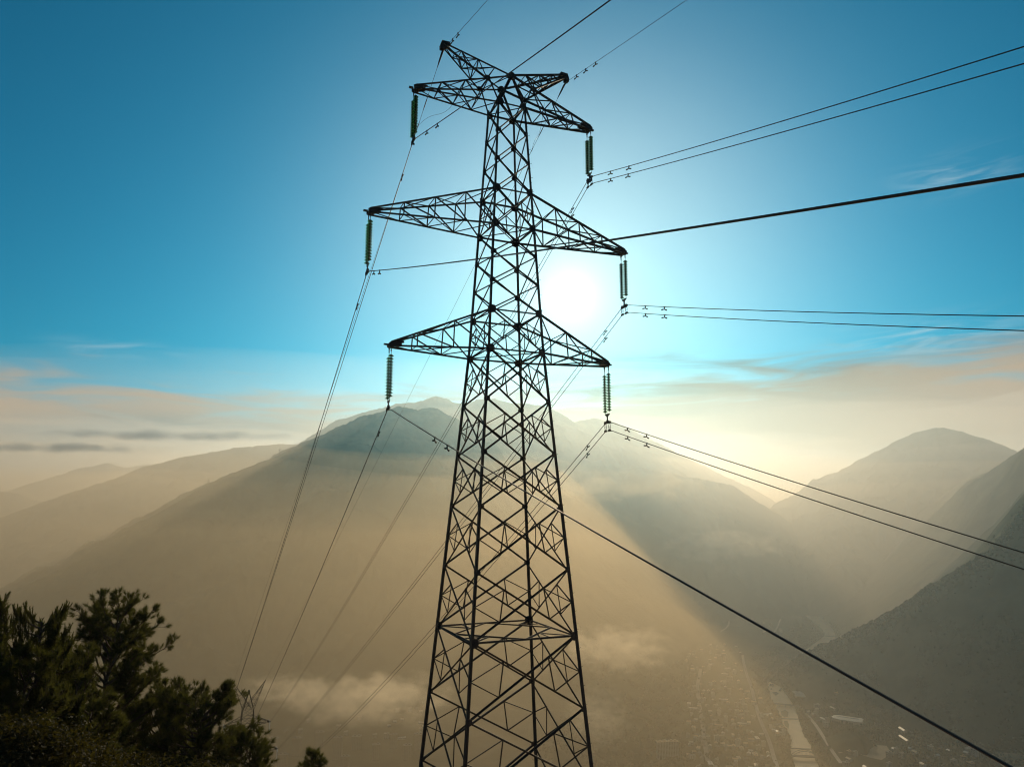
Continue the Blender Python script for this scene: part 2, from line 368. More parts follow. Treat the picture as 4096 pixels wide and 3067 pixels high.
# ------------------------------------------------------------------ haze
def air(name, x0, x1, y0, y1, z0, z1, dens, colr, g):
    b = MB(); b.box(((x0+x1)/2, (y0+y1)/2, (z0+z1)/2), (x1-x0, y1-y0, z1-z0))
    m = bpy.data.materials.new(name+'_air'); m.use_nodes = True; nt = m.node_tree; nt.nodes.clear()
    o = nt.nodes.new('ShaderNodeOutputMaterial'); p = nt.nodes.new('ShaderNodeVolumePrincipled'); nt.links.new(p.outputs[0], o.inputs['Volume'])
    p.inputs['Density'].default_value = dens; p.inputs['Color'].default_value = (*colr, 1); p.inputs['Anisotropy'].default_value = g
    return set_props(b.build(name, m), kind='stuff')
air('haze', -14200, 14200, -14300, 14200, FLOOR-30, HAZE_TOP, HAZE_DENSITY, HAZE_COL, HAZE_G)
def rolling_mist(z0, z1, r0, r1, roll, dens, colr, thin, seed):
    """a closed body of mist: low over the spur in front, piled up against the far mountains, its upper side rolling gently"""
    mist = air('mist', -14100, 14100, -14150, 14100, FLOOR-20, z1, dens, colr, MIST_G)
    n = 110; g = np.linspace(-1, 1, n); gx = np.sign(g)*np.abs(g)**1.9*(14100-seed)
    X, Y = np.meshgrid(gx, gx, indexing='ij'); t = np.clip((np.hypot(X, Y)-r0)/(r1-r0), 0, 1); t = t*t*(3-2*t)
    q_ = np.clip((X-60)/(820+0.1*np.abs(Y)), 0, 1); q_ = q_*q_*(3-2*q_)               # thinner over the right-hand valley
    Z = z0+(z1-z0)*t - thin*q_*np.clip(1-(np.hypot(X, Y)-2600)/2600, 0, 1) + roll*(0.3+t)*2*(fbm(X/1500+7+seed, Y/1500, 3, 301+seed)-0.5)
    top = np.stack([X, Y, Z], -1).reshape(-1, 3); bot = top.copy(); bot[:, 2] = FLOOR-20-seed
    I = np.arange(n*n).reshape(n, n); q = np.stack([I[:-1, :-1], I[1:, :-1], I[1:, 1:], I[:-1, 1:]], -1).reshape(-1, 4)
    rim = np.concatenate([I[:, 0], I[-1, 1:], I[::-1, -1][1:], I[0, ::-1][1:]])
    side = np.stack([rim[:-1]+n*n, rim[1:]+n*n, rim[1:], rim[:-1]], -1)
    mist.data = raw_mesh('mist', np.concatenate([top, bot]), np.concatenate([q, q[:, ::-1]+n*n, side]), mist.data.materials[0])
for k, a_ in enumerate(MISTS): rolling_mist(*a_, k+1)

# ------------------------------------------------------------------ pylons
TH = 0.398720; TX = -0.124408                      # bearing of the cross-arms, axis of the near pylon
STEEL = mat('weathered_steel', (0.016, 0.016, 0.017), 0.7, 0.0, noise=(3.0, (0.030, 0.027, 0.024)))  # near-black base colour stands in for the backlit shade on the lattice
DARKSTEEL = mat('dark_fitting_steel', (0.012, 0.012, 0.012), 0.6, 0.0)
WIRE = mat('weathered_strand', (0.020, 0.019, 0.018), 0.6, 0.0)
CONC = mat('footing_concrete', (0.25, 0.24, 0.22), 0.9, noise=(2.0, (0.33, 0.32, 0.30)))
GLASS = mat('green_glass', (0.045, 0.34, 0.09), 0.25)
_b = GLASS.node_tree.nodes['Principled BSDF']; _b.inputs['Transmission Weight'].default_value = 0.6; _b.inputs['IOR'].default_value = 1.5
def local_to_world(p, o=(TX, 0, 0)):
    c, s = math.cos(TH), math.sin(TH)
    return np.array([o[0]+p[0]*c-p[1]*s, o[1]+p[0]*s+p[1]*c, o[2]+p[2]])
CORN = {'N': (-1, -1), 'R': (1, -1), 'L': (-1, 1), 'F': (1, 1)}     # legs: signs of (arm axis, line axis)
FACES = (('N', 'R'), ('R', 'F'), ('F', 'L'), ('L', 'N'))
def lerp(a, b, t): return np.asarray(a, float)*(1-t) + np.asarray(b, float)*t

def build_pylon(name, loc, rz, label, S, group=None):
    """S: levels (top down), half (function z -> half width), arms, horns, ridge; local frame x = arm axis, -y = line towards the camera"""
    root = empty(name, loc, rz, label, 'pylon', group)
    lv = S['levels']; half = S['half']; k = S.get('fat', 1.0)
    P = lambda c, z: np.array([CORN[c][0]*half(z), CORN[c][1]*half(z), z])
    ridge = {'N': np.array([0, -S['ridge'][0], S['ridge'][1]]), 'F': np.array([0, S['ridge'][0], S['ridge'][1]])}
    ztop = lv[0]; zbot = lv[-1]
    # legs
    for c in 'NRLF':
        b = MB(); out = np.array([CORN[c][0], CORN[c][1], 0.0])
        brk = [ztop] + [z for z in S['leg_steps'] if zbot < z < ztop] + [zbot]
        for i in range(len(brk)-1):
            w = S['leg_w'][min(i, len(S['leg_w'])-1)]*k
            b.angle(P(c, brk[i]+(0.15 if i else 0.0)), P(c, brk[i+1]), w, np.array([-out[0], out[1]*0.0001, 0.0]))
        b.angle(P(c, ztop), ridge['N' if c in 'NR' else 'F'], S['leg_w'][0]*k, out)
        leg = b.build('leg', STEEL, root)
        f = MB(); q = P(c, zbot); f.lathe([(0.0, 0.25), (0.34, 0.25), (0.42, 0.1), (0.42, -3.0), (0, -3.0)], q, 12); f.build('footing', CONC, leg)
        if S.get('bolts') == c:
            z = zbot+2.5; i = 0; bm = None
            while z < ztop-0.3:
                p = P(c, z); sx, sy = CORN[c]; d = np.array([sx, 0, 0.]) if i % 2 == 0 else np.array([0, sy, 0.])
                t = MB(); t.tube([p+d*0.03, p+d*0.19, p+d*0.2+np.array([0, 0, 0.035])], 0.009, 5)
                t.build('step_bolt', DARKSTEEL, leg); z += 0.43; i += 1
    # gusset plates at the nodes
    big = S.get('rings', ())
    for z in lv[:-1]:
        for c in 'NRLF':
            p = P(c, z); s = (0.24 if z in big else 0.15)*k*(S.get('plate', 1.0)); sx, sy = CORN[c]
            b = MB(); hx = [(-0.35*s, -s), (0.9*s, -0.8*s), (1.25*s, 0), (0.9*s, 0.8*s), (-0.35*s, s)]
            b.prism(hx, p+np.array([0, sy*0.062, 0])*k, (-sx, 0, 0), (0, 0, 1), 0.014)
            b.prism(hx, p+np.array([sx*0.062, 0, 0])*k, (0, -sy, 0), (0, 0, 1), 0.014)
            b.build('gusset_plate', STEEL, root)
    for key in 'NF':
        b = MB(); s = 0.22*k; b.prism([(-s, -s), (s, -s), (1.1*s, 0.2*s), (0.4*s, 0.8*s), (-0.4*s, 0.8*s), (-1.1*s, 0.2*s)], ridge[key], (1, 0, 0), (0, 0, 1), 0.1)
        b.prism([(-s*.5, -s), (s*.5, -s), (s*.5, 0.7*s), (-s*.5, 0.7*s)], ridge[key], (0, 1, 0), (0, 0, 1), 0.12); b.build('gusset_plate', STEEL, root)
    # braced panels
    for i in range(len(lv)-1):
        z0, z1 = lv[i], lv[i+1]; b = MB()
        w = (0.070 if z0 > S['waist'] else 0.088)*k; w2 = 0.050*k
        sub = z0 in S['sub']
        for (c, d) in FACES:
            out = np.array([CORN[c][0]+CORN[d][0], CORN[c][1]+CORN[d][1], 0.0])/2
            A0, A1, B0, B1 = P(c, z0), P(c, z1), P(d, z0), P(d, z1)
            b.angle(A0+out*0.045, B1+out*0.045, w, out); b.angle(B0-out*0.03, A1-out*0.03, w, out)
            if sub:
                for (T, Bm, da, db) in ((A0, A1, B1, B0), (B0, B1, A1, A0)):
                    mid = lerp(T, Bm, 0.5); q1 = lerp(T, da, 0.27); q2 = lerp(Bm, db, 0.27)
                    b.angle(mid, q1, w2, out); b.angle(mid, q2, w2, out); b.angle(q1, q2, w2, out)
        b.build('bracing_panel', STEEL, root)
    for z in big:
        b = MB()
        for (c, d) in FACES: b.angle(P(c, z), P(d, z), 0.085*k, (0, 0, 1))
        if z in S['diag']:
            b.angle(P('L', z)+np.array([0, 0, .03]), P('R', z)+np.array([0, 0, .03]), 0.06*k, (0, 0, 1)); b.angle(P('N', z)-np.array([0, 0, .03]), P('F', z)-np.array([0, 0, .03]), 0.06*k, (0, 0, 1))
        if z == S.get('diaphragm'):
            M = [lerp(P(c, z), P(d, z), 0.5) for c, d in FACES]
            for j in range(4):
                b.angle(M[j], M[(j+1) % 4], 0.07*k, (0, 0, 1)); cn = P(FACES[j][1], z); b.angle(cn, lerp(M[j], M[(j+1) % 4], 0.5), 0.055*k, (0, 0, 1))
                b.angle(lerp(cn, M[j], 0.5), lerp(cn, lerp(M[j], M[(j+1) % 4], 0.5), 0.98), 0.05*k, (0, 0, 1))
        b.build('ring_beam', STEEL, root)
    # cross-arms
    def truss(part, tip, roots_top, roots_bot, n, dz, tipw, sgn, plate=True):
        """roots: the N-side and F-side ends of the top and bottom chords"""
        arm = None; b = MB()
        tt = [np.array([tip[0], -tipw, tip[1]+dz]), np.array([tip[0], tipw, tip[1]+dz])]
        tb = [np.array([tip[0], -tipw, tip[1]-dz]), np.array([tip[0], tipw, tip[1]-dz])]
        C = [(tt[0], roots_top[0]), (tt[1], roots_top[1]), (tb[0], roots_bot[0]), (tb[1], roots_bot[1])]
        for a, r in C: b.angle(a, r, 0.10*k, (0, 0, 1))
        fr = [0.0] + [0.26+0.74*j/n for j in range(n)]
        node = lambda ci, j: lerp(C[ci][0], C[ci][1], fr[j])
        for j in range(1, len(fr)):
            for (t, q) in ((0, 2), (1, 3)):
                b.angle(node(t, j), node(q, j), 0.056*k, (0, 1, 0))
                b.angle(node(t, j), (node(q, j+1) if j+1 < len(fr) else C[q][1]), 0.06*k, (0, 1, 0))
            a1 = (lambda ci: node(ci, j+1) if j+1 < len(fr) else C[ci][1])
            b.angle(node(0, j), node(1, j), 0.05*k, (1, 0, 0)); b.angle(node(2, j), node(3, j), 0.05*k, (1, 0, 0))
            b.angle(node(1, j), a1(0), 0.056*k, (0, 0, 1)); b.angle(node(3, j), a1(2), 0.056*k, (0, 0, 1))
            b.angle(node(0, j-1), node(1, j), 0.056*k, (0, 0, 1)); b.angle(node(2, j-1), node(3, j), 0.056*k, (0, 0, 1))
        arm = b.build(part, STEEL, root)
        e = MB()
        if plate:
            for y in (-tipw, tipw):
                e.prism([(-0.12, -0.13), (0.22, -0.13), (0.30, -0.02), (0.66, 0.09), (0.64, 0.19), (0.05, 0.14), (-0.12, 0.04)], (tip[0], y*1.12, tip[1]), (-sgn, 0, 0), (0, 0, 1), 0.03)
            e.box((tip[0]-sgn*0.38, 0, tip[1]+0.16), (0.40, tipw*2.0, 0.04)); e.box((tip[0]-sgn*0.05, 0, tip[1]-0.13), (0.24, tipw*2.2, 0.06)); e.box((tip[0]+sgn*0.22, 0, tip[1]-0.02), (0.22, tipw*0.7, 0.07))
            for y in (-0.225, 0.225): e.box((tip[0], y, tip[1]-0.2), (0.05, 0.10, 0.12))
        else:
            e.prism([(-0.2, -0.16), (0.2, -0.2), (0.42, 0.02), (0.35, 0.18), (-0.1, 0.16)], (tip[0], 0, tip[1]), (-sgn, 0, 0), (0, 0, 1), tipw*2.4)
            e.box((tip[0]+sgn*0.05, 0, tip[1]-0.22), (0.26, 0.26, 0.26))
        e.build('end_plate', STEEL, arm)
        return C
    for (la, za, zt, zb, n) in S['arms']:
        for sgn in (-1, 1):
            pair = ('N', 'L') if sgn < 0 else ('R', 'F')
            if zt is None: rt = [ridge['N'], ridge['F']]
            else: rt = [P(pair[0], zt), P(pair[1], zt)]
            C = truss('cross_arm', (sgn*la, za), rt, [P(pair[0], zb), P(pair[1], zb)], n, S.get('tip_dz', 0.10), 0.21*k, sgn)
            if zt is None and S['horn']:
                lh, zh, fq = S['horn']
                Q = [lerp(C[0][0], C[0][1], fq), lerp(C[1][0], C[1][1], fq)]
                truss('earth_wire_horn', (sgn*lh, zh), [ridge['N'], ridge['F']], Q, 3, 0.07, 0.10*k, sgn, plate=False)
                for q in Q:
                    g = MB(); g.prism([(-.16, -.12), (.16, -.12), (.2, .06), (.08, .16), (-.12, .14)], q, (1, 0, 0), (0, 0, 1), 0.09); g.build('gusset_plate', STEEL, root)
    return root

def near_half(z): return 1.531+0.0806*(8.076-z) if z < 8.076 else 1.531-0.0519*(z-8.076)
NEAR = dict(levels=[22.5, 20.744, 18.973, 17.198, 15.077, 13.455, 11.835, 10.215, 8.076, 5.417, 2.703, 0.033, -3.057, -6.185, -9.499, -12.852, -17.0, -21.3],
            half=near_half, ridge=(0.764, 24.316), leg_steps=[15.077, 8.076, 0.033, -9.499], leg_w=[0.125, 0.14, 0.155, 0.175, 0.19], waist=8.08,
            rings=(22.5, 17.198, 15.077, 10.215, 8.076, -6.185), diag=(22.5, 15.077, 8.076), diaphragm=-6.185,
            sub=(17.198, 10.215, 8.076, 5.417, 2.703, 0.033, -3.057, -6.185, -9.499, -12.852, -17.0),
            arms=[(5.43, 22.60, None, 22.5, 3), (7.64, 15.09, 17.198, 15.077, 3), (6.33, 8.14, 10.215, 8.076, 2)], horn=(3.87, 25.69, 0.735), bolts='R')
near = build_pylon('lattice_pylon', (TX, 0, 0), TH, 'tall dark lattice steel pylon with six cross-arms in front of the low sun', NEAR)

FAR_V = -168.0
def far_half(z): return 1.45+0.10*(-52.5-z) if z < -52.5 else 1.25
FAR = dict(levels=[-50.5, -52.4, -54.3, -56.6, -58.8, -61.0, -63.4, -66.0, -68.6, -72.5, -77, -82, -88, -95, -103, -110.5], half=lambda z: 1.30+0.035*(-50.5-z) if z > -68.6 else 1.93+0.10*(-68.6-z),
           ridge=(0.5, -46.2), leg_steps=[], leg_w=[0.16], waist=-69, rings=(-52.4, -54.3, -61.0, -68.6), diag=(), sub=(-72.5, -77, -82, -88, -95, -103), plate=0.8,
           arms=[(5.4, -54.0, -52.4, -54.3, 2), (7.6, -60.7, -58.8, -61.0, 3), (6.3, -68.2, -66.0, -68.6, 2)], horn=None, tip_dz=0.1)
fo = local_to_world((0, -FAR_V, 0))
far_root = build_pylon('lattice_pylon', tuple(fo), TH, 'smaller lattice pylon farther down the slope, half hidden by the pine branches', FAR)
for sgn in (-1, 1):                                                  # its slanting peak arms carry the earth wires
    b = MB(); tip = np.array([sgn*3.9, 0, -43.8])
    roots = [np.array([sgn*1.3, -1.3, -50.5]), np.array([sgn*1.3, 1.3, -50.5]), np.array([-sgn*0.9, -1.3, -50.5]), np.array([-sgn*0.9, 1.3, -50.5])]
    for r in roots: b.angle(tip, r, 0.09, (0, 1, 0))
    for t in (0.25, 0.45, 0.65, 0.85):
        q = [lerp(tip, r, t) for r in roots]; b.angle(q[0], q[1], 0.05); b.angle(q[2], q[3], 0.05); b.angle(q[0], q[2], 0.05); b.angle(q[1], q[3], 0.05)
        q2 = [lerp(tip, r, min(1, t+0.2)) for r in roots]; b.angle(q[0], q2[2], 0.05); b.angle(q[1], q2[3], 0.05)
    b.build('earth_wire_horn', STEEL, far_root)

# ------------------------------------------------------------------ insulator strings
PITCH_D, NDISC, SEP = 0.157, 14, 0.225
_d = MB(); _d.lathe([(0.045, 0.0), (0.080, -0.006), (0.120, -0.018), (0.142, -0.036), (0.139, -0.044), (0.120, -0.032), (0.105, -0.040), (0.090, -0.028), (0.075, -0.038), (0.055, -0.028), (0.030, -0.030)], n=20)
DISC = _d.mesh('glass_disc', GLASS); DISC.polygons.foreach_set('use_smooth', np.ones(len(DISC.polygons), dtype=bool))
def fittings(m, pts, r=0.02): m.tube(pts, r, 6)
def insulator(tip, zend, twin, label, base=None, mats=None):
    """double suspension string under a cross-arm tip (pylon frame); the wires lie at zend"""
    o = local_to_world((tip[0], 0, tip[1]-0.2)); r = empty('insulator_string', tuple(o), TH, label, 'insulator', 'insulator strings under the cross-arms')
    ztop = -0.42; n = NDISC; L = abs(zend-(tip[1]-0.2)); zdisc = ztop; zy = ztop - n*PITCH_D - 0.06
    for y in (-SEP, SEP):
        c = MB(); off = 0.0 if y < 0 else -0.06
        c.tube([(0, y, 0.05), (0, y, ztop+off)], 0.014, 6)
        c.tube([(0, y, -0.10), (0, y, -0.2)], 0.03, 6)
        for j in range(n):
            z = zdisc+off-j*PITCH_D; c.lathe([(0.0, 0.05), (0.04, 0.05), (0.078, 0.03), (0.092, 0.004), (0.080, -0.004), (0.036, -0.04), (0.036, -0.11), (0, -0.11)], (0, y, z), 10)
        col = c.build('metal_column', DARKSTEEL, r)
        for j in range(n):
            link('glass_disc', DISC, r, (0, y, zdisc+off-j*PITCH_D))
    y0 = SEP; b = MB()
    b.prism([(-y0-.04, 0.0), (y0+.04, 0.0), (y0+.03, -.06), (.06, -.17), (.05, -.34), (-.05, -.34), (-.06, -.17), (-y0-.03, -.06)], (0, 0, zy), (0, 1, 0), (0, 0, 1), 0.03)
    b.build('yoke_plate', DARKSTEEL, r)
    zw = zend-(tip[1]-0.2)
    if twin:
        k = MB(); k.prism([(-.05, 0), (.05, 0), (.07, -.08), (.27, -.2), (.27, -.27), (-.27, -.27), (-.27, -.2), (-.07, -.08)], (0, 0, zy-.30), (0, 1, 0), (0, 0, 1), 0.03)
        k.build('yoke_plate', DARKSTEEL, r)
        for y in (-0.22, 0.22):
            h = MB(); zt = zw+0.02
            h.box((0, y, zt), (0.07, 0.26, 0.10)); h.tube([(0, y, zy-.5), (0, y, zt)], 0.03, 6)
            h.box((0, y, zt+.05), (0.10, 0.10, 0.08)); h.build('suspension_clamp', DARKSTEEL, r)
            l = MB(); a = 0.085; zc = zt-.22
            ring = [(0, y+a*math.cos(t)*(1.0 if abs(math.sin(t)) < .8 else .9), zc+0.20*math.sin(t)) for t in np.linspace(0, 2*math.pi, 17)]
            l.tube(ring, 0.016, 6, caps=False); l.tube([(0, y-a, zc-.02), (0, y+a, zc-.02)], 0.012, 5); l.build('link_frame', DARKSTEEL, r)
            q = MB(); q.box((0, y, zt-.45), (0.07, 0.24, 0.08))
            for s in (-.09, 0, .09): q.tube([(0, y+s, zt-.52), (0, y+s, zt-.40)], 0.022, 6)
            q.build('suspension_clamp', DARKSTEEL, r)
    else:
        k = MB(); k.tube([(0, 0, zy-.30), (0, 0, zw+.05)], 0.032, 6); k.box((0, 0, zy-.42), (0.12, 0.05, 0.10)); k.build('link_frame', DARKSTEEL, r)
        h = MB(); h.tube([(0, -0.36, zw-.045), (0, -0.16, zw+.01), (0, 0, zw+.03), (0, 0.2, zw-.01), (0, 0.42, zw-.10)], [0.025, 0.055, 0.07, 0.06, 0.03], 8)
        h.box((0, 0, zw+.05), (0.10, 0.16, 0.16)); h.box((0, 0.24, zw-.05), (0.12, 0.10, 0.10)); h.build('suspension_clamp', DARKSTEEL, r)
    return r

WZ = {'uL': 19.55, 'mL': 11.83, 'lL': 4.88, 'uR': 19.38, 'mR': 11.72, 'lR': 4.72}
insulator((-5.43, 22.60), WZ['uL'], False, 'green glass double string under the upper left cross-arm, carrying one wire')
insulator((-7.64, 15.09), WZ['mL'], False, 'green glass double string under the long middle left cross-arm, carrying one wire')
insulator((-6.33, 8.14), WZ['lL'], False, 'dark glass double string under the lower left cross-arm, carrying one wire')
insulator((5.43, 22.60), WZ['uR'], True, 'green glass double string under the upper right cross-arm, carrying a wire pair')
insulator((7.64, 15.09), WZ['mR'], True, 'double disc string beside the sun under the long middle right cross-arm')
insulator((6.33, 8.14), WZ['lR'], True, 'double disc string under the lower right cross-arm, carrying a wire pair')

# ------------------------------------------------------------------ wires
# name: arm reach, height at the clamp, slope and curvature towards the camera, end height and sag towards the far pylon, radius
SPANS = {'uL': (-5.43, 19.55, .312, .0006, -54.2, 0.6), 'mL': (-7.64, 11.83, .295, .0005, -60.9, 1.4), 'lL': (-6.33, 4.88, .277, .0006, -68.4, 2.6),
         'uRa': (5.43, 19.50, .300, .0006, -54.1, 1.5), 'uRb': (5.43, 19.06, .300, .0005, -54.5, 1.5), 'mRa': (7.64, 11.84, .295, .0007, -60.8, 1.2), 'mRb': (7.64, 11.39, .295, .0007, -61.2, 1.2),
         'lRa': (6.33, 4.84, .287, .0006, -68.3, 3.0), 'lRb': (6.33, 4.38, .287, .0006, -68.7, 3.0),
         'eL': (-3.87, 25.36, .270, .0005, -43.8, 0.5), 'eR': (3.87, 25.30, .245, .0004, -43.8, 0.5)}
def wire_z(key, v):
    u, z0, s, c, ze, sag = SPANS[key]
    if v >= 0: return z0-s*v+c*v*v
    t = v/FAR_V; return z0+(ze-z0)*t-4*sag*t*(1-t)
def wire_pt(key, v): return local_to_world((SPANS[key][0], -v, wire_z(key, v)))
WLAB = {'uL': 'single wire from the upper left insulator string', 'mL': 'single wire from the middle left insulator string', 'lL': 'single wire from the lower left insulator string, crossing the pylon legs',
        'uRa': 'upper wire of the pair on the upper right insulator string', 'uRb': 'lower wire of the pair on the upper right insulator string',
        'mRa': 'upper wire of the pair on the middle right insulator string', 'mRb': 'lower wire of the pair on the middle right insulator string',
        'lRa': 'upper wire of the pair on the lower right insulator string', 'lRb': 'lower wire of the pair on the lower right insulator string',
        'eL': 'thin earth wire tied to the left horn of the tall pylon', 'eR': 'thin earth wire tied to the right horn of the tall pylon'}
for key in SPANS:
    b = MB(); vv = list(np.linspace(FAR_V, -8, 54)) + list(np.linspace(-7, 60, 90)) + list(np.linspace(64, 200, 24))
    r = 0.021 if key in ('uL', 'mL', 'lL') else 0.011 if key[0] == 'e' else 0.019
    b.tube([wire_pt(key, v) for v in vv], r, 6)
    w = b.build('earth_wire' if key[0] == 'e' else 'power_line', WIRE)
    set_props(w, WLAB[key], 'wire', 'earth wires' if key[0] == 'e' else 'power lines')

# vibration dampers clipped to the wires
def damper_meshes():
    w = MB(); w.tube([(-0.24, 0, 0), (-0.235, 0, 0), (-0.10, 0, 0), (-0.09, 0, 0)], [0.012, 0.036, 0.036, 0.02], 8)
    c = MB(); c.box((0, 0, 0.055), (0.05, 0.04, 0.16)); c.box((0, 0, 0.13), (0.07, 0.06, 0.05))
    s = MB(); s.tube([(-0.12, 0, -0.012), (-0.05, 0, 0.0), (0.05, 0, 0.0), (0.12, 0, -0.012)], 0.010, 5)
    return w.mesh('weight', DARKSTEEL), c.mesh('clamp', DARKSTEEL), s.mesh('messenger_cable', DARKSTEEL)
DW, DC, DS = damper_meshes()
def damper(key, v, label):
    p = wire_pt(key, v); q = wire_pt(key, v+0.2); d = nrm(q-p); side = nrm(np.cross((0, 0, 1), d)); up = np.cross(d, side)
    o = empty('vibration_damper', (0, 0, 0), 0, label, 'damper', 'vibration dampers on the wires')
    c = p - up*0.13; o.matrix_world = Matrix(((d[0], side[0], up[0], c[0]), (d[1], side[1], up[1], c[1]), (d[2], side[2], up[2], c[2]), (0, 0, 0, 1)))
    link('weight', DW, o).rotation_euler = (0, math.radians(-9), 0); k = link('weight', DW, o); k.rotation_euler = (0, math.radians(-9), math.pi)
    link('clamp', DC, o); link('messenger_cable', DS, o)
DAMP = {'uL': (2.6, 4.4, -2.3), 'mL': (1.6, 2.9, -2.4), 'lL': (8.0, 9.6, -2.0), 'uRa': (2.4, 4.3, -2.3), 'uRb': (2.4, 4.2, -2.3), 'mRa': (2.2, 4.0, -2.3), 'mRb': (2.2, 4.0, -2.3),
        'lRa': (2.1, 3.9, -2.4), 'lRb': (2.1, 3.9, -2.4), 'eL': (1.7, 2.6), 'eR': (1.4, 2.5, 3.6)}
PLACE = {'uL': 'upper left', 'mL': 'middle left', 'lL': 'lower left', 'uRa': 'upper right pair, top', 'uRb': 'upper right pair, bottom', 'mRa': 'middle right pair, top', 'mRb': 'middle right pair, bottom',
         'lRa': 'lower right pair, top', 'lRb': 'lower right pair, bottom', 'eL': 'left earth', 'eR': 'right earth'}
for key, vs_ in DAMP.items():
    fr_ = [v for v in vs_ if v > 0]
    for v in vs_:
        if v < 0: lab = f'damper on the {PLACE[key]} wire, on the stretch down to the far pylon'
        else: lab = f'{["first", "second", "third"][fr_.index(v)]} damper out from the pylon on the {PLACE[key]} wire'
        damper(key, v, lab)
# earth wire clamps with their bonding loops
for sgn, key, side in ((-1, 'eL', 'left'), (1, 'eR', 'right')):
    r = empty('earth_wire_clamp', tuple(local_to_world((sgn*3.87, 0, 25.36))), TH, f'long clamp holding the earth wire under the {side} horn', 'clamp', 'earth wire clamps')
    f = lambda v: np.array([0, -v, wire_z(key, v)-25.36])
    b = MB(); b.tube([f(v) for v in (0.5, 0.1, -0.2, -0.7, -1.1)], [0.012, 0.05, 0.06, 0.045, 0.015], 7); b.box((0, 0, 0.09), (0.08, 0.12, 0.22)); b.build('clamp_body', DARKSTEEL, r)
    b = MB(); b.tube([f(v) for v in (-2.9, -3.2, -3.6, -3.9)], [0.012, 0.03, 0.03, 0.012], 6); b.build('splice', DARKSTEEL, r)
    b = MB(); b.tube([f(v) for v in (-4.6, -4.9, -5.1)], [0.012, 0.028, 0.012], 6); b.build('splice', DARKSTEEL, r)
    a = f(-4.9); q = np.array([-sgn*1.35, 0.15, -1.65]); b = MB()
    pts = [lerp(a, q, t)+np.array([0, 0, -0.55*math.sin(math.pi*t)+0.3*math.sin(2*math.pi*t)]) for t in np.linspace(0, 1, 14)]
    b.tube(pts, 0.008, 5); b.build('bonding_loop', WIRE, r)
# jumper strings and loops on the far pylon
for (u, z) in ((5.4, -54.0), (7.6, -60.7), (6.3, -68.2), (-5.4, -54.0), (-7.6, -60.7), (-6.3, -68.2)):
    side = 'right' if u > 0 else 'left'; lvn = {54: 'upper', 60: 'middle', 68: 'lower'}[int(-z)]
    r = empty('insulator_string', tuple(local_to_world((u, -FAR_V, z))), TH, f'pale slanting string under the {lvn} {side} arm of the smaller pylon', 'insulator', 'insulator strings of the far pylon')
    b = MB(); b.tube([(0, 0, -0.1), (0.12, 0.3, -3.0)], 0.03, 6)
    for j in range(17): t = 0.08+0.86*j/16; b.lathe([(0.02, 0.03), (0.12, 0), (0.13, -.03), (0.02, -.04)], lerp((0, 0, -0.1), (0.12, 0.3, -3.0), t), 10)
    b.build('disc_column', mat('pale_glass', (0.5, 0.52, 0.48), 0.25) if 'pale_glass' not in bpy.data.materials else bpy.data.materials['pale_glass'], r)
    c = MB(); c.tube([(0, -2.0+4.0*t, -0.1-2.95*math.sin(math.pi*t)**0.8) for t in np.linspace(0.0, 1, 20)], 0.02, 5); c.build('jumper_loop', WIRE, r)
    c = MB(); c.tube([(0, -2.2, -0.05), (0, 0, 0), (0, 2.2, -0.05)], 0.07, 6); c.build('tension_string', bpy.data.materials['pale_glass'], r)

# ------------------------------------------------------------------ trees beside the pylon
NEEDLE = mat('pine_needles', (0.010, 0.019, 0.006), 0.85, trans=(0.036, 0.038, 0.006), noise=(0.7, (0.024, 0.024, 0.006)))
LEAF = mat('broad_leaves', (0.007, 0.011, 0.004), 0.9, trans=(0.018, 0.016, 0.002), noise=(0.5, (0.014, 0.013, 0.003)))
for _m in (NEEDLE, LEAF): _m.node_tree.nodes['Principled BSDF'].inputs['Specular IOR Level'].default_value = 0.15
BARK = mat('pine_bark', (0.035, 0.026, 0.018), 0.9, noise=(6.0, (0.06, 0.04, 0.025)))
def unit(a): return a/np.linalg.norm(a, axis=-1, keepdims=True)
def rand_perp(D, rng):
    r = rng.normal(size=D.shape); r -= D*(r*D).sum(-1, keepdims=True); return unit(r)
def needles(P, D, rng, n, spread, L0, L1, w, stem):
    """tufts: n thin needles round every shoot end P pointing along D"""
    Pn = np.repeat(P, n, 0); Dn = np.repeat(D, n, 0)
    a = np.abs(rng.normal(0, spread, len(Pn))).clip(0, 2.0)[:, None]
    dn = unit(Dn*np.cos(a) + rand_perp(Dn, rng)*np.sin(a))
    b = Pn - Dn*(rng.random(len(Pn))[:, None]*stem); L = rng.uniform(L0, L1, len(Pn))[:, None]
    s = rand_perp(dn, rng)*w/2
    V = np.stack([b-s, b+s, b+dn*L], 1).reshape(-1, 3)
    return V
def tri_obj(name, V, m, parent):
    return link(name, raw_mesh(name, V, np.arange(len(V)).reshape(-1, 3), m, False, 3), parent)
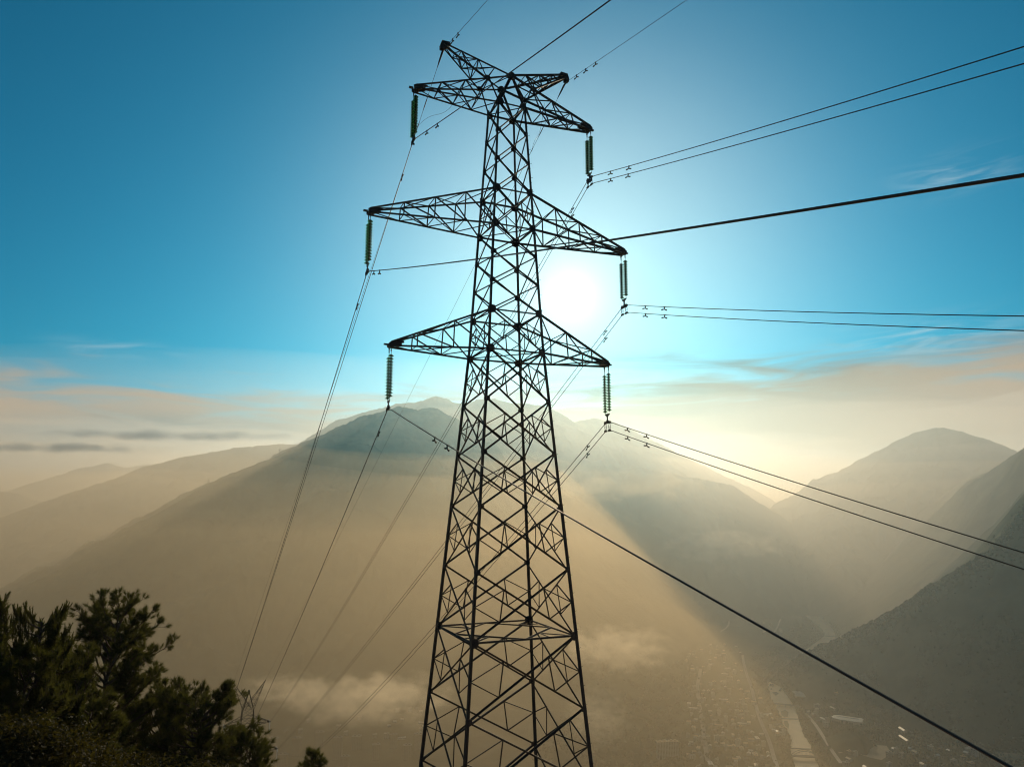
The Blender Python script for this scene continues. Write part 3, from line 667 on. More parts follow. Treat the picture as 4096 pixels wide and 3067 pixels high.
def pine(x, y, d, R, label, seed, style='tuft', nb=46, start=0.45, lean=0.0, shape=1.0, up=0.35, twig=2.6, group=None, drop=0.0):
    rng = np.random.default_rng(seed)
    top = at_range(x, y, d); gz = float(hill_height(np.array([top[0]]), np.array([top[1]]))[0])
    base = np.array([top[0]-lean*3.0, top[1]+rng.uniform(-.3, .3), gz-0.3]); H = top[2]-base[2]
    root = empty('pine_tree', tuple(base), 0, label, 'tree', group)
    tp = top-base
    trunk = lambda t: tp*t + np.array([0.22*math.sin(4*t+seed)*(1-t), 0.2*math.sin(3*t+2*seed)*(1-t), 0])
    wood = MB(); wood.tube([trunk(t) for t in np.linspace(0, 0.985, 14)], [0.26*(1-0.88*t)*max(0.6, H/18) for t in np.linspace(0, 1, 14)], 9)
    TP = []; TD = []
    for k in range(nb):
        t = start + (0.985-start)*((k+rng.random()*0.8)/nb)
        s = (t-start)/(1-start)
        az = k*2.39996+rng.normal(0, 0.35)
        Rt = R*(max(0.0, 1-s**3)**0.5*1.05+0.22) if shape >= 1 else R*((1-s)**0.85+0.05)
        L = Rt*rng.uniform(0.72, 1.12)*(1.0 if s > 0.12 else 0.85)
        el = up + (0.25*s if style == 'candle' else 0.62*s**2) + rng.normal(0, 0.12)-drop*(1-s)
        d0 = np.array([math.cos(az)*math.cos(el), math.sin(az)*math.cos(el), math.sin(el)])
        p = trunk(t); pts = [p]; dd = d0.copy(); m = 6
        for j in range(m):
            dd = nrm(dd + np.array([0, 0, 0.05]) + rng.normal(0, 0.11, 3)); p = p+dd*L/m; pts.append(p)
        wood.tube(pts, [max(0.011, (0.028+0.012*L)*(1-0.8*j/m)) for j in range(m+1)], 5)
        nt = max(3, int(L*twig*2.2))
        for j in range(nt):
            f = rng.uniform(0.30, 1.0)**0.8 if j else 1.0; i0 = min(m-1, int(f*m)); q = lerp(pts[i0], pts[i0+1], f*m-i0)
            ax = nrm(pts[i0+1]-pts[i0]); sd = rand_perp(ax[None], rng)[0]
            if style == 'candle': td = nrm(0.35*ax+0.45*sd+np.array([0, 0, 1.0])); l = rng.uniform(0.15, 0.45)
            else: td = nrm(ax*0.7+sd*rng.uniform(0.2, 0.95)+np.array([0, 0, rng.uniform(0.05, 0.5)])); l = rng.uniform(0.25, 0.75)*min(1, 0.5+L/3)
            e = q+td*l; mid = (q+e)/2+rng.normal(0, 0.03, 3)
            wood.tube([q, mid, e], [0.012, 0.010, 0.007], 3, caps=False)
            TP.append(e); TD.append(td)
            if l > 0.4 and style != 'candle':
                td2 = nrm(td+rand_perp(td[None], rng)[0]*0.8); e2 = mid+td2*l*0.4; wood.tube([mid, e2], [0.009, 0.006], 3, caps=False); TP.append(e2); TD.append(td2)
    TP = np.array(TP); TD = np.array(TD)
    wood.build('trunk', BARK, root)
    if style == 'candle':
        V = np.concatenate([needles(TP, TD, rng, 46, 0.40, 0.08, 0.14, 0.026, 0.34), needles(TP-TD*0.3, TD, rng, 44, 1.1, 0.12, 0.26, 0.022, 0.45)])
    else: V = needles(TP, TD, rng, 90, 0.85, 0.17, 0.31, 0.0150, 0.16)
    tri_obj('crown', V, NEEDLE, root)
    return root
def leafy(x, y, d, R, hgt, label, seed, n=230, size=0.085, group=None):
    """broad-leaved tree: forked trunk, clumps of single leaves"""
    rng = np.random.default_rng(seed); top = at_range(x, y, d); gz = float(hill_height(np.array([top[0]]), np.array([top[1]]))[0])
    base = np.array([top[0], top[1], gz-0.3]); root = empty('broadleaf_tree', tuple(base), 0, label, 'tree', group)
    H = top[2]-base[2]; wood = MB(); c0 = np.array([0, 0, H-hgt]); V = []
    wood.tube([(0, 0, 0), (0.1, 0, c0[2]*0.5), (0, 0.1, c0[2])], [0.25, 0.2, 0.15], 8)
    for k in range(n):
        dr = rng.normal(size=3); dr[2] = abs(dr[2])*0.9; dr = nrm(dr); rr = rng.uniform(0.45, 1.0)**0.5
        q = c0 + dr*np.array([R, R, hgt])*rr*np.array([1, 1, 1])*rng.uniform(0.8, 1.05)
        if k % 3 == 0: wood.tube([c0*0.98, lerp(c0, q, 0.5)+rng.normal(0, 0.2, 3), q], [0.06, 0.035, 0.012], 4, caps=False)
        m = 190; cs = rng.uniform(0.30, 0.62)
        c = q + rng.normal(0, 1, (m, 3))*np.array([cs, cs, cs*0.55])
        nn = unit(rng.normal(size=(m, 3))+np.array([0, 0, 0.8])); a = rand_perp(nn, rng); b = np.cross(nn, a); s = size*rng.uniform(0.6, 1.25, m)[:, None]
        V.append(np.stack([c-a*s, c-b*s*0.42, c+a*s, c+b*s*0.42], 1))
    wood.build('trunk', BARK, root)
    V = np.concatenate(V).reshape(-1, 3)
    link('crown', raw_mesh('crown', V, np.arange(len(V)).reshape(-1, 4), LEAF), root)
    return root
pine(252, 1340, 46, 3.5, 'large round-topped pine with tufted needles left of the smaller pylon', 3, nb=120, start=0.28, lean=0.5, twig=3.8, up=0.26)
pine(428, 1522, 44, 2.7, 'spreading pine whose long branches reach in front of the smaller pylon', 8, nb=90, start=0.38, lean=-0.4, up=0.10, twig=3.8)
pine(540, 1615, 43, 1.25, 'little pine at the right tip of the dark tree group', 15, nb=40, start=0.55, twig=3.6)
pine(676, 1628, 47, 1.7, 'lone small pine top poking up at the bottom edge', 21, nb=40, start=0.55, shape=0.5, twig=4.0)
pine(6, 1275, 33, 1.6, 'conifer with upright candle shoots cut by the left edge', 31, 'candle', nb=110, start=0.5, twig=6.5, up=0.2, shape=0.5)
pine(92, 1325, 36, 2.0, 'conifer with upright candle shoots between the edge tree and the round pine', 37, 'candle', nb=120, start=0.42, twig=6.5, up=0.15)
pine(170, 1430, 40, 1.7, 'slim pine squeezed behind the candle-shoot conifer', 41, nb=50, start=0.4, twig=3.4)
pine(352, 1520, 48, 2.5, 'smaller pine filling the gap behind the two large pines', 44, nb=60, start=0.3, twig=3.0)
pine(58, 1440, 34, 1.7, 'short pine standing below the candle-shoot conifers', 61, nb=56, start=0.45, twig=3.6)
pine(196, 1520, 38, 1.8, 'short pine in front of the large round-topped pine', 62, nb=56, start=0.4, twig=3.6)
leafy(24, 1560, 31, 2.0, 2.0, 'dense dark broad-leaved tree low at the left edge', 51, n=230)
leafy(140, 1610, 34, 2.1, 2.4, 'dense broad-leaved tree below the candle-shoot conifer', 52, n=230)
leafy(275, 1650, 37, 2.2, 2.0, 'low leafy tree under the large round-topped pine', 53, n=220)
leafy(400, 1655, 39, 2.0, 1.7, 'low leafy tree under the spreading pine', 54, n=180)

# ------------------------------------------------------------------ valley
def g5(X, Y, z=FLOOR): return at_height(1404+.3652*X, 1188+.3652*Y, z)
WATER = mat('silty_river', (0.46, 0.32, 0.15), 0.55, noise=(0.02, (0.54, 0.39, 0.20)))
WATER.node_tree.nodes['Principled BSDF'].inputs['Specular IOR Level'].default_value = 0.25
ROAD = mat('pale_road', (0.30, 0.25, 0.18), 0.8, noise=(0.05, (0.22, 0.18, 0.14)))
FIELD = mat('bare_soil', (0.24, 0.17, 0.09), 0.9, noise=(0.03, (0.16, 0.13, 0.07)))
GRASSM = mat('meadow', (0.075, 0.085, 0.028), 0.95, noise=(0.03, (0.11, 0.09, 0.04)))
def spline(P, n):
    P = np.asarray(P, float); out = []
    Q = np.concatenate([[2*P[0]-P[1]], P, [2*P[-1]-P[-2]]])
    for i in range(1, len(Q)-2):
        for t in np.linspace(0, 1, n, endpoint=False):
            out.append(0.5*((2*Q[i])+(-Q[i-1]+Q[i+1])*t+(2*Q[i-1]-5*Q[i]+4*Q[i+1]-Q[i+2])*t*t+(-Q[i-1]+3*Q[i]-3*Q[i+1]+Q[i+2])*t**3))
    out.append(P[-1]); return np.array(out)
def strip_mesh(name, A, B, m, z):
    A = A.copy(); B = B.copy(); A[:, 2] = z; B[:, 2] = z
    V = np.stack([A, (A+B)/2, B], 1).reshape(-1, 3); n = len(A)
    Q = [(i*3+j, i*3+j+1, i*3+j+4, i*3+j+3) for i in range(n-1) for j in (0, 1)]
    o = link(name, raw_mesh(name, V, np.array(Q), m)); o['kind'] = 'structure'; return o
RL = [(880, 1420), (855, 1282), (842, 1240), (828, 1180), (832, 1130), (815, 1080), (785, 1030), (765, 980), (740, 925), (712, 880), (703, 830), (700, 785), (752, 750), (800, 722), (838, 690), (868, 650), (905, 605), (950, 565), (1000, 530), (1032, 500), (1010, 465), (960, 425), (915, 390), (860, 350), (815, 325), (780, 305), (800, 280)]
RR_ = [(1040, 1420), (1000, 1282), (985, 1240), (965, 1190), (948, 1145), (915, 1095), (895, 1040), (876, 985), (858, 930), (826, 880), (800, 840), (775, 795), (800, 765), (850, 730), (893, 695), (915, 660), (950, 628), (1000, 590), (1070, 548), (1098, 515), (1085, 470), (1040, 425), (985, 385), (925, 345), (870, 320), (830, 300), (840, 280)]
RA = spline([g5(*p) for p in RL], 5); RB = spline([g5(*p) for p in RR_], 5)
strip_mesh('river', RA, RB, WATER, FLOOR+0.5)
def road(pts, w, name='road', m=None, z=FLOOR+0.8):
    P = spline([g5(*p) for p in pts], 6); T = np.gradient(P, axis=0); N = np.stack([T[:, 1], -T[:, 0], 0*T[:, 0]], -1); N /= np.linalg.norm(N, axis=1)[:, None]
    strip_mesh(name, P-N*w/2, P+N*w/2, m or ROAD, z); return P
ROADS = [road([(770, 1330), (735, 1230), (712, 1150), (690, 1090), (668, 1040), (648, 990), (620, 890), (598, 800), (575, 740), (556, 670), (548, 620)], 11),
         road([(345, 1250), (330, 1170), (320, 1090), (308, 1010), (296, 940), (287, 870), (281, 800), (292, 750), (300, 700)], 13, z=FLOOR+0.9),
         road([(1130, 1260), (1080, 1190), (1030, 1110), (985, 1040), (940, 985), (900, 940), (868, 925)], 10, z=FLOOR+1.0),
         road([(1040, 235), (1068, 265), (1110, 300), (1160, 328), (1200, 355), (1235, 390), (1270, 412), (1320, 440)], 9, z=FLOOR+0.9),
         road([(1055, 232), (1085, 262), (1128, 296), (1175, 322), (1215, 348), (1250, 383), (1285, 405), (1335, 432)], 9, z=FLOOR+0.9),
         road([(895, 215), (905, 238), (940, 258), (975, 262), (1030, 248), (1060, 225), (1075, 205)], 14, z=FLOOR+0.7),
         road([(420, 480), (455, 455), (468, 425), (460, 390)], 10), road([(730, 500), (760, 440), (775, 400), (785, 370)], 9, z=FLOOR+0.85)]
def patch(name, pts, m, z):
    V = np.array([g5(*p) for p in pts]); V[:, 2] = z; me = bpy.data.meshes.new(name); me.from_pydata([tuple(v) for v in V], [], [tuple(range(len(V)))]); me.materials.append(m)
    o = link(name, me); o['kind'] = 'structure'
patch('bare_ground', [(1060, 1135), (1140, 1160), (1240, 1145), (1400, 1155), (1430, 1200), (1370, 1240), (1300, 1225), (1180, 1185), (1120, 1200)], FIELD, FLOOR+0.4)
patch('meadow', [(1880, 1080), (1960, 1070), (2080, 1060), (2260, 1080), (2300, 1180), (2180, 1175), (2080, 1180), (1960, 1150)], GRASSM, FLOOR+0.4)
patch('meadow', [(1960, 1165), (2080, 1195), (2260, 1200), (2300, 1290), (2100, 1290)], FIELD, FLOOR+0.45)
for pts in ([(722, 842), (748, 838), (762, 848), (745, 862)], [(775, 955), (800, 945), (820, 960), (815, 985), (795, 990), (778, 975)], [(790, 1010), (812, 1010), (822, 1030), (820, 1058), (800, 1040)]):
    patch('river_island', pts, GRASSM, FLOOR+1.4)

WALLS = [mat('render_wall', (0.26, 0.22, 0.17), 0.85), mat('brick_wall', (0.15, 0.10, 0.075), 0.85), mat('pale_wall', (0.24, 0.22, 0.19), 0.85), mat('sooty_wall', (0.06, 0.055, 0.048), 0.9)]  # last wall colour is darkened so the far blocks blend into the mist
ROOFS = [mat('tin_roof', (0.48, 0.42, 0.33), 0.32, 0.3), mat('grey_tile_roof', (0.08, 0.075, 0.07), 0.6), mat('ochre_roof', (0.46, 0.31, 0.14), 0.45), mat('concrete_roof', (0.28, 0.25, 0.20), 0.7)]
WIN = mat('dark_window', (0.02, 0.022, 0.025), 0.15)
def windows(b, w, d, h, n, fl):
    b.cur = 2; z0 = h/fl
    for f in range(fl):
        for i in range(n):
            x = -w/2+w*(i+0.5)/n
            for s in (-1, 1): b.box((x, s*(d/2+0.03), z0*(f+0.55)), (w/n*0.45, 0.06, z0*0.42))
    b.cur = 0
def house_mesh(kind, w, d, h, wall, roof, nm):
    b = MB()
    if kind == 'gable':
        b.box((0, 0, h/2), (w, d, h)); windows(b, w, d, h, 3, max(1, int(h/3))); b.cur = 1; r = d*0.28; o = 0.5
        b.prism([(-d/2-o, h-0.1), (0, h+r), (d/2+o, h-0.1), (d/2+o, h+0.2), (0, h+r+0.35), (-d/2-o, h+0.2)], (0, 0, 0), (0, 1, 0), (0, 0, 1), w+1.0)
        b.cur = 0; b.prism([(-d/2, h), (d/2, h), (0, h+r-0.05)], (0, 0, 0), (0, 1, 0), (0, 0, 1), w*0.99); b.cur = 3; b.box((w*0.25, d*0.12, h+r*0.8), (0.7, 0.7, 1.6))
    elif kind == 'flat':
        b.box((0, 0, h/2), (w, d, h)); windows(b, w, d, h, max(3, int(w/4)), max(2, int(h/3.2))); b.cur = 1; b.box((0, 0, h+0.1), (w+0.5, d+0.5, 0.25))
        for s in (-1, 1): b.box((0, s*(d/2+.1), h+0.55), (w+0.5, 0.25, 0.7)); b.box((s*(w/2+.1), 0, h+0.55), (0.25, d+0.02, 0.66))
        b.cur = 0; b.box((w*0.22, d*0.1, h+1.5), (w*0.3, d*0.35, 2.6)); b.cur = 1; b.box((w*0.22, d*0.1, h+2.95), (w*0.36, d*0.42, 0.3)); b.cur = 3; b.lathe([(0, 1.8), (0.7, 1.8), (0.7, 0), (0, 0)], (-w*0.25, 0, h+0.25), 8)
    else:                                                            # long shed
        b.box((0, 0, h/2), (w, d, h)); windows(b, w, d, h, 6, 1); b.cur = 1; r = d*0.12
        b.prism([(-d/2-.6, h), (0, h+r), (d/2+.6, h), (d/2+.6, h+.3), (0, h+r+.3), (-d/2-.6, h+.3)], (0, 0, 0), (0, 1, 0), (0, 0, 1), w+1.2)
        b.cur = 3; b.box((0, 0, h+r+0.55), (w*0.8, 1.2, 0.7))
    return b.mesh(nm, [wall, roof, WIN, WALLS[0]])
PROTO = [('gable', 11, 8.5, 6, 1, 1, 'house', 'grey-tiled gabled house'), ('gable', 13, 9, 7, 0, 2, 'house', 'ochre-roofed gabled house'), ('gable', 10, 8, 5, 2, 0, 'house', 'tin-roofed gabled house'),
         ('flat', 12, 10, 10, 0, 3, 'house', 'flat-roofed house with a roof hut'), ('flat', 15, 11, 13, 2, 3, 'house', 'taller flat-roofed house with a roof hut'), ('flat', 11, 10, 9, 1, 2, 'house', 'ochre flat-roofed house with a roof hut'),
         ('shed', 24, 10, 5, 0, 0, 'shed', 'long tin-roofed shed'), ('shed', 18, 9, 4.5, 2, 2, 'shed', 'long ochre-roofed shed')]
PM = [house_mesh(k, w, d, h, WALLS[wi], ROOFS[ri], nm) for k, w, d, h, wi, ri, nm, lb in PROTO]
def inside(poly, X, Y):
    c = False; n = len(poly)
    for i in range(n):
        (x1, y1), (x2, y2) = poly[i], poly[(i+1) % n]
        if (y1 > Y) != (y2 > Y) and X < (x2-x1)*(Y-y1)/(y2-y1)+x1: c = not c
    return c
rng = np.random.default_rng(5); used = []; RC = (RA+RB)/2; RW = np.linalg.norm(RA-RB, axis=1)/2
def free(p, gap):
    if any(np.hypot(*(p[:2]-q[:2])) < gap+g for q, g in used): return False
    if (np.hypot(*(RC[:, :2]-p[:2]).T) < RW+gap).any(): return False
    return all((np.hypot(*(P[:, :2]-p[:2]).T) > gap+4).all() for P in ROADS)
axis = nrm(ROADS[1][0]-ROADS[1][-1]); AXA = math.atan2(axis[1], axis[0])
AREAS = [([(205, 590), (330, 560), (470, 540), (555, 600), (600, 800), (640, 990), (690, 1130), (760, 1330), (150, 1330), (230, 1200), (215, 1000), (250, 800), (200, 660)], 215, 'among packed town roofs beside the main road', 'houses in the valley town', 0.0),
         ([(640, 1000), (700, 940), (770, 1010), (800, 1100), (740, 1120), (690, 1060)], 14, 'between riverside road and river', 'houses in the valley town', 0.0),
         ([(900, 960), (1080, 880), (1300, 900), (1050, 960), (1060, 1100), (1000, 1040)], 18, 'across the river beside the stadium', 'houses across the river', 0.3),
         ([(1100, 1200), (1500, 1180), (1800, 1160), (2100, 1290), (1100, 1310)], 26, 'beyond the bare soil field', 'houses across the river', 0.5),
         ([(1850, 880), (2100, 900), (2250, 1010), (1900, 960)], 8, 'below the right-hand slope', 'houses across the river', 0.4),
         ([(450, 480), (720, 330), (820, 420), (880, 480), (620, 540)], 14, 'near the far river bend', 'houses near the river bend', 0.2)]
cnt = 0
for poly, want, where, grp, rot in AREAS:
    xs = [p[0] for p in poly]; ys = [p[1] for p in poly]; got = 0
    for _ in range(want*40):
        if got >= want: break
        X = rng.uniform(min(xs), max(xs)); Y = rng.uniform(min(ys), max(ys))
        if not inside(poly, X, Y): continue
        i = int(rng.choice(len(PROTO), p=[.24, .13, .14, .17, .10, .08, .07, .07])); w, d = PROTO[i][1], PROTO[i][2]; p = g5(X, Y)
        if not free(p, max(w, d)*0.52): continue
        used.append((p, max(w, d)*0.52)); got += 1
        o = link(PROTO[i][6], PM[i], None, (p[0], p[1], FLOOR)); o.rotation_euler = (0, 0, AXA+rot+rng.normal(0, 0.12)+(math.pi/2 if rng.random() < .45 else 0)); s = rng.uniform(0.85, 1.2); o.scale = (s, s, rng.uniform(0.85, 1.35))
        set_props(o, f'{PROTO[i][7]}, {where}', PROTO[i][6], grp)
# haze-veiled roofs and high blocks below the main mountain
for k in range(46):
    x = rng.uniform(520, 920); y = rng.uniform(1515, 1600); p = at_height(x, y, FLOOR); i = int(rng.choice([0, 2, 3, 4, 6]))
    if not free(p, 12): continue
    used.append((p, 12)); o = link(PROTO[i][6], PM[i], None, (p[0], p[1], FLOOR)); o.rotation_euler = (0, 0, rng.normal(0, 0.2)); set_props(o, f'{PROTO[i][7]}, deep in mist left of the tall pylon', PROTO[i][6], 'misty houses below the mountain')
def block(p, w, d, h, rz, label, group=None, skin=2, top=2):
    r = empty('apartment_block', tuple(p), rz, label, 'building', group)
    nf = int(h/3); nc = max(4, int(w/4)); b = MB(); b.box((0, 0, h/2), (w, d, h)); b.cur = 1
    for f in range(nf):
        for i in range(nc):
            for s in (-1, 1): b.box((-w/2+w*(i+.5)/nc, s*(d/2+.04), h*(f+.55)/nf), (w/nc*.5, .1, h/nf*.5))
        for s in (-1, 1): b.box((s*(w/2+.04), 0, h*(f+.55)/nf), (.1, d*.3, h/nf*.5))
    b.build('wall', [WALLS[skin], WIN], r)
    b = MB(); b.box((0, 0, h+0.3), (w+0.8, d+0.8, 0.6)); b.box((w*0.2, 0, h+2.1), (w*0.25, d*0.5, 3.0)); b.box((-w*0.2, 0, h+2.1), (w*0.2, d*0.5, 3.0)); b.build('roof', ROOFS[top], r)
block(g5(75, 1230), 30, 14, 42, 0.1, 'pale apartment block with lit rooftop huts, nearer of the two by the town', 'apartment blocks by the town')
block(g5(140, 1222), 26, 14, 40, -0.1, 'pale apartment block beside its twin, closer to the town road', 'apartment blocks by the town')
block(g5(1120, 905), 22, 12, 34, 0.3, 'narrow tall block behind the pale stadium roof')
block(g5(655, 905), 14, 12, 16, 0.2, 'small reddish-lit block between riverside road and river')
for k, (x, y) in enumerate([(545, 1640), (590, 1625), (640, 1632), (690, 1612), (728, 1640), (770, 1618), (812, 1640), (850, 1615), (880, 1640), (905, 1622), (610, 1660), (745, 1665)]):
    block(at_height(x, y, FLOOR), rng.uniform(18, 30), 13, rng.uniform(34, 58), rng.normal(0, .25), 'faint tall apartment block deep in mist left of the tall pylon', 'apartment blocks deep in mist', 3, 1)
# stadium hall with a rounded end, slot of shade along its roof
r = empty('stadium', tuple(g5(1168, 1015)), 0.0, 'long pale stadium roof with a dark open slot across the river', 'stadium')
A_ = g5(1080, 975); B_ = g5(1255, 1000); ln = np.linalg.norm((B_-A_)[:2]); ang = math.atan2(B_[1]-A_[1], B_[0]-A_[0]); r.rotation_euler = (0, 0, ang); dp = 46
out_ = lambda w, d: [(-w/2, -d*.1), (-w/2+4, d*.3), (-w/2+16, d/2), (w/2-6, d/2), (w/2, d*.3), (w/2, -d*.42), (w/2-10, -d/2), (-w/2+24, -d/2), (-w/2+6, -d*.32)]
b = MB(); b.prism(out_(ln, dp), (0, 0, 5), (1, 0, 0), (0, 1, 0), 10); b.build('stand_wall', WALLS[0], r)
o_ = out_(ln+3, dp+3); i_ = out_(ln*.8, dp*.22); b = MB(); n = len(o_)
vs_ = [(x, y, 11.0) for x, y in o_]+[(x, y, 13.5) for x, y in i_]+[(x, y, 10.4) for x, y in o_]+[(x, y, 12.9) for x, y in i_]
b.add(vs_, [(i, (i+1) % n, (i+1) % n+n, i+n) for i in range(n)]+[(i+2*n, i+3*n, (i+1) % n+3*n, (i+1) % n+2*n) for i in range(n)]+[(i, i+2*n, (i+1) % n+2*n, (i+1) % n) for i in range(n)])
b.build('roof', mat('pale_membrane', (0.62, 0.52, 0.38), 0.5), r)
b = MB(); b.prism(i_, (0, 0, 10.2), (1, 0, 0), (0, 1, 0), 0.3); b.build('pitch', WIN, r)  # dark sheet under the roof slot, standing in for the shade inside
# market roofs in four bays
r = empty('market_hall', tuple(g5(935, 862)), ang+0.35, 'grey hall of parallel roof bays on the far river bank', 'hall')
for i in range(5):
    b = MB(); b.prism([(-9, 5), (0, 7), (9, 5), (9, 5.4), (0, 7.4), (-9, 5.4)], (-38+19*i, 0, 0), (1, 0, 0), (0, 0, 1), 74); b.build('roof', ROOFS[3], r)
b = MB(); b.box((0, 0, 2.5), (92, 70, 5)); b.build('wall', WALLS[0], r)
# row of long terraces, their red light put into wall and roof colours
for k, (X, Y, L_) in enumerate(((1495, 1075, 34), (1505, 1130, 48), (1530, 1030, 26))):
    r = empty('terrace', tuple(g5(X, Y)), AXA+0.18, ['middle orange-roofed terrace below the right slope', 'longest orange-roofed terrace below the right slope', 'shortest orange-roofed terrace below the right slope'][k], 'terrace', 'orange-roofed terraces')
    b = MB(); b.box((0, 0, 4), (L_, 9, 8)); b.build('wall', WALLS[1], r); b = MB(); b.prism([(-5.2, 8), (0, 11), (5.2, 8), (5.2, 8.4), (0, 11.4), (-5.2, 8.4)], (0, 0, 0), (0, 1, 0), (0, 0, 1), L_+1); b.build('roof', ROOFS[2], r)
# bridges
BR = mat('bridge_concrete', (0.075, 0.068, 0.055), 0.8)
def bridge(P, Q, w, hgt, npier, label, name='bridge', arch=0.0, group=None):
    P = np.array(P); Q = np.array(Q); c = (P+Q)/2; L = np.linalg.norm((Q-P)[:2]); r = empty(name, (c[0], c[1], FLOOR), math.atan2(Q[1]-P[1], Q[0]-P[0]), label, 'bridge', group)
    b = MB(); b.box((0, 0, hgt), (L, w, 1.4)); b.build('deck', BR, r)
    b = MB()
    for s in (-1, 1): b.box((0, s*(w/2-.2), hgt+1.3), (L, .3, 1.2))
    b.build('parapet', BR, r)
    for i in range(npier): b = MB(); b.box((-L/2+L*(i+1)/(npier+1), 0, hgt/2-.4), (2.2, w*.8, hgt-.6)); b.build('pier', BR, r)
    if arch:
        for s in (-1, 1):
            b = MB(); b.tube([(-L/2+L*t, s*(w/2+.5), hgt+arch*4*t*(1-t)) for t in np.linspace(0, 1, 17)], 0.9, 6)
            for t in np.linspace(.12, .88, 9): b.tube([(-L/2+L*t, s*(w/2+.5), hgt), (-L/2+L*t, s*(w/2+.5), hgt+arch*4*t*(1-t))], 0.22, 4)
            b.build('arch', BR, r)
bridge(g5(735, 918), g5(868, 930), 11, 6, 3, 'plain beam bridge on piers crossing the river by the island')
bridge(g5(835, 1232), g5(1000, 1240), 12, 7, 0, 'arched bridge crossing the river at the bottom edge', arch=15)
bridge(g5(640, 320), g5(1045, 262), 10, 26, 9, 'long high viaduct on piers far up the valley', 'viaduct')
for k, ((X0, Y0), (X1, Y1)) in enumerate((((760, 996), (882, 1000)), ((822, 1172), (955, 1178)), ((1038, 512), (1096, 508)))):
    A_ = g5(X0, Y0); B_ = g5(X1, Y1); c = (A_+B_)/2; b = MB(); b.box((0, 0, 0.6), (np.linalg.norm((B_-A_)[:2])*0.96, 3.0, 2.4)); b.box((0, -1.8, 0.2), (np.linalg.norm((B_-A_)[:2])*0.96, 1.2, 1.2))
    o = b.build('weir', BR, None, (c[0], c[1], FLOOR+0.6)); o.rotation_euler = (0, 0, math.atan2(B_[1]-A_[1], B_[0]-A_[0])); set_props(o, ['low weir just below the river island', 'low weir upstream of the arched bridge', 'low weir at the far river bend'][k], 'weir', 'weirs across the river')
# far wood and bank-side bushes as one mass
ICO = None
def woodland():
    global ICO
    import bmesh
    bm = bmesh.new(); bmesh.ops.create_icosphere(bm, subdivisions=1, radius=1.0); V0 = np.array([v.co[:] for v in bm.verts]); F0 = np.array([[v.index for v in f.verts] for f in bm.faces]); bm.free()
    r = np.random.default_rng(9); pts = []
    for i in range(0, len(RA)-1):
        for side, Pq in ((1, RA), (-1, RB)):
            n_ = nrm((RA-RB)[i]*np.array([1, 1, 0]))*side
            for _ in range(9):
                p = lerp(Pq[i], Pq[i+1], r.random()) + n_*abs(r.normal(3, 14)+4); pts.append((p[0], p[1], r.uniform(2.2, 5.5)))
    for poly, m in (([(1010, 900), (1330, 890), (1480, 1010), (1470, 1130), (1240, 1140), (1060, 1110)], 420), ([(1640, 900), (1900, 960), (2250, 1050), (2250, 1290), (1500, 1290), (1460, 1160)], 480), ([(600, 620), (760, 560), (840, 640), (690, 760), (690, 930), (640, 900)], 260),
                    ([(-400, 700), (200, 640), (190, 1000), (140, 1330), (-700, 1330)], 500), ([(180, 560), (760, 1330), (130, 1330)], 260), ([(740, 480), (1000, 420), (1010, 560), (880, 600)], 200)):
        xs = [p[0] for p in poly]; ys = [p[1] for p in poly]; k = 0
        while k < m:
            X, Y = r.uniform(min(xs), max(xs)), r.uniform(min(ys), max(ys)); k += 1
            if inside(poly, X, Y):
                p = g5(X, Y)
                if (np.hypot(*(RC[:, :2]-p[:2]).T) < RW).any() or any(np.hypot(*(p[:2]-q[:2])) < g for q, g in used): continue
                for _ in range(r.integers(2, 9)): pts.append((p[0]+r.normal(0, 9), p[1]+r.normal(0, 12), r.uniform(1.6, 4.6)))
    H_ = RIDGES[11][1]
    for _ in range(2600):                                            # the forest edge along the near right-hand ridge
        k = r.integers(0, len(H_)-1); c = lerp(H_[k], H_[k+1], r.random()); a = r.normal(0, 60); b = r.normal(0, 60); pts.append((c[0]+a, c[1]+b, r.uniform(3.0, 6.0)))
    P = np.array(pts); z, _l = terrain(P[:, 0], P[:, 1]); Vs = []; Fs = []
    for i, (x, y, s) in enumerate(P):
        j = 1+r.normal(0, 0.22, len(V0))[:, None]
        Vs.append(V0*j*np.array([s, s, s*r.uniform(0.8, 1.3)]) + np.array([x, y, z[i]+s*0.6])); Fs.append(F0+i*len(V0))
    o = link('woodland', raw_mesh('woodland', np.concatenate(Vs), np.concatenate(Fs), VEG, False, 3)); o['kind'] = 'stuff'
woodland()

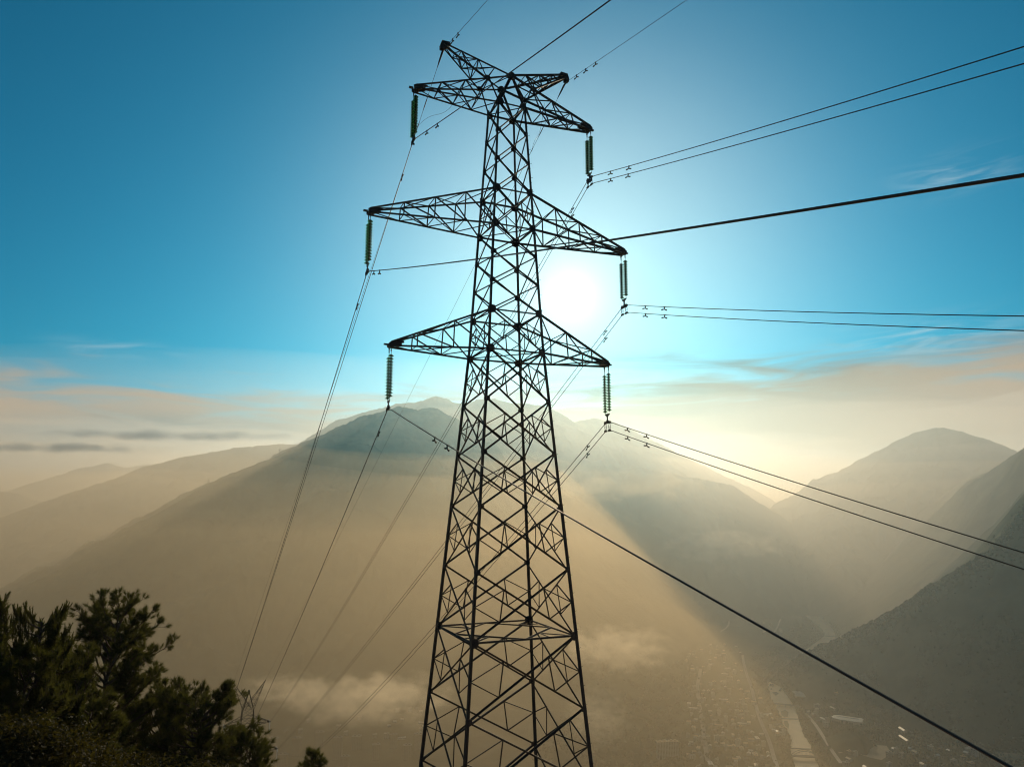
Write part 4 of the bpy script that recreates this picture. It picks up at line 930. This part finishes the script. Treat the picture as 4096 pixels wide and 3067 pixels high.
# tiny pylons on the far ridges
MB_ = MB()
for sx in (-1, 1):
    for sy in (-1, 1): MB_.tube([(sx*3.5, sy*3.5, 0), (sx*1.2, sy*1.2, 24), (sx*.4, sy*.4, 40)], 0.35, 4)
for z, w in ((24, 9), (31, 8), (38, 6)): MB_.tube([(-w, 0, z), (0, 0, z+1.6), (w, 0, z)], 0.3, 4); MB_.tube([(-w, 0, z), (w, 0, z)], 0.3, 4)
for z in range(0, 24, 6):
    a = 3.5-2.3*z/24; c = 3.5-2.3*(z+6)/24
    for s in (-1, 1): MB_.tube([(-a, s*a, z), (c, s*c, z+6)], .2, 3); MB_.tube([(a, s*a, z), (-c, s*c, z+6)], .2, 3); MB_.tube([(s*a, -a, z), (s*c, c, z+6)], .2, 3)
MINI = MB_.mesh('ridge_pylon', STEEL)
for (x, y, d, lab) in ((603, 994, 3910, 'tiny pylon high on the left ridge of the main mountain'), (448, 1066, 3680, 'tiny pylon midway down the left ridge of the main mountain'), (384, 1102, 3590, 'tiny pylon low on the left ridge of the main mountain'),
                       (2106, 1026, 4800, 'tiny pylon on the rounded hill, left of a close pair'), (2114, 1026, 4790, 'tiny pylon on the rounded hill, right of a close pair'), (2173, 1004, 4000, 'tiny pylon on the dark right ridge near the picture edge')):
    p = at_range(x, y, d); z, _l = terrain(np.array([p[0]]), np.array([p[1]])); o = link('ridge_pylon', MINI, None, (p[0], p[1], float(z[0])-1)); o.rotation_euler = (0, 0, 0.5); set_props(o, lab, 'pylon', 'pylons on the far ridges')

# ------------------------------------------------------------------ low clouds
def low_cloud(x, y, d, size, dens, seed, colr=(0.98, 0.86, 0.66), tilt=0.0):
    p = at_range(x, y, d); b = MB(); n = 20
    b.lathe([(math.sin(math.pi*t), math.cos(math.pi*t)) for t in np.linspace(0.02, 0.98, 14)], n=n); b.f += [tuple(range(n)), tuple(range(13*n, 14*n))[::-1]]; b.mi += [0, 0]
    m = bpy.data.materials.new('cloud_vapour'); m.use_nodes = True; nt = m.node_tree; nt.nodes.clear(); N = nt.nodes; L = nt.links
    o = N.new('ShaderNodeOutputMaterial'); v = N.new('ShaderNodeVolumePrincipled'); L.new(v.outputs[0], o.inputs['Volume'])
    v.inputs['Color'].default_value = (*colr, 1); v.inputs['Anisotropy'].default_value = 0.35
    tc = N.new('ShaderNodeTexCoord'); mp = N.new('ShaderNodeMapping'); L.new(tc.outputs['Object'], mp.inputs[0]); mp.inputs['Scale'].default_value = (5.0, 5.0*size[1]/size[0], 8.0*size[2]/size[0]); mp.inputs['Location'].default_value = (seed*3.1, seed*1.3, seed)
    no = N.new('ShaderNodeTexNoise'); L.new(mp.outputs[0], no.inputs['Vector']); no.inputs['Scale'].default_value = 1.0; no.inputs['Detail'].default_value = 6; no.inputs['Roughness'].default_value = 0.62
    ln = N.new('ShaderNodeVectorMath'); ln.operation = 'DOT_PRODUCT'; L.new(tc.outputs['Object'], ln.inputs[0]); L.new(tc.outputs['Object'], ln.inputs[1])
    a = N.new('ShaderNodeMath'); a.operation = 'MULTIPLY_ADD'; L.new(ln.outputs['Value'], a.inputs[0]); a.inputs[1].default_value = -0.36; L.new(no.outputs['Fac'], a.inputs[2])
    r = N.new('ShaderNodeMapRange'); r.interpolation_type = 'SMOOTHSTEP'; L.new(a.outputs[0], r.inputs[0]); r.inputs[1].default_value = 0.27; r.inputs[2].default_value = 0.60; r.inputs[4].default_value = dens
    L.new(r.outputs[0], v.inputs['Density'])
    ob = b.build('low_cloud', m); ob.location = p; ob.scale = size; ob.rotation_euler = (0, math.radians(tilt), 0); ob['kind'] = 'stuff'
for k, a_ in enumerate(CLOUDS): low_cloud(*a_[:5], k+1, *a_[5:])
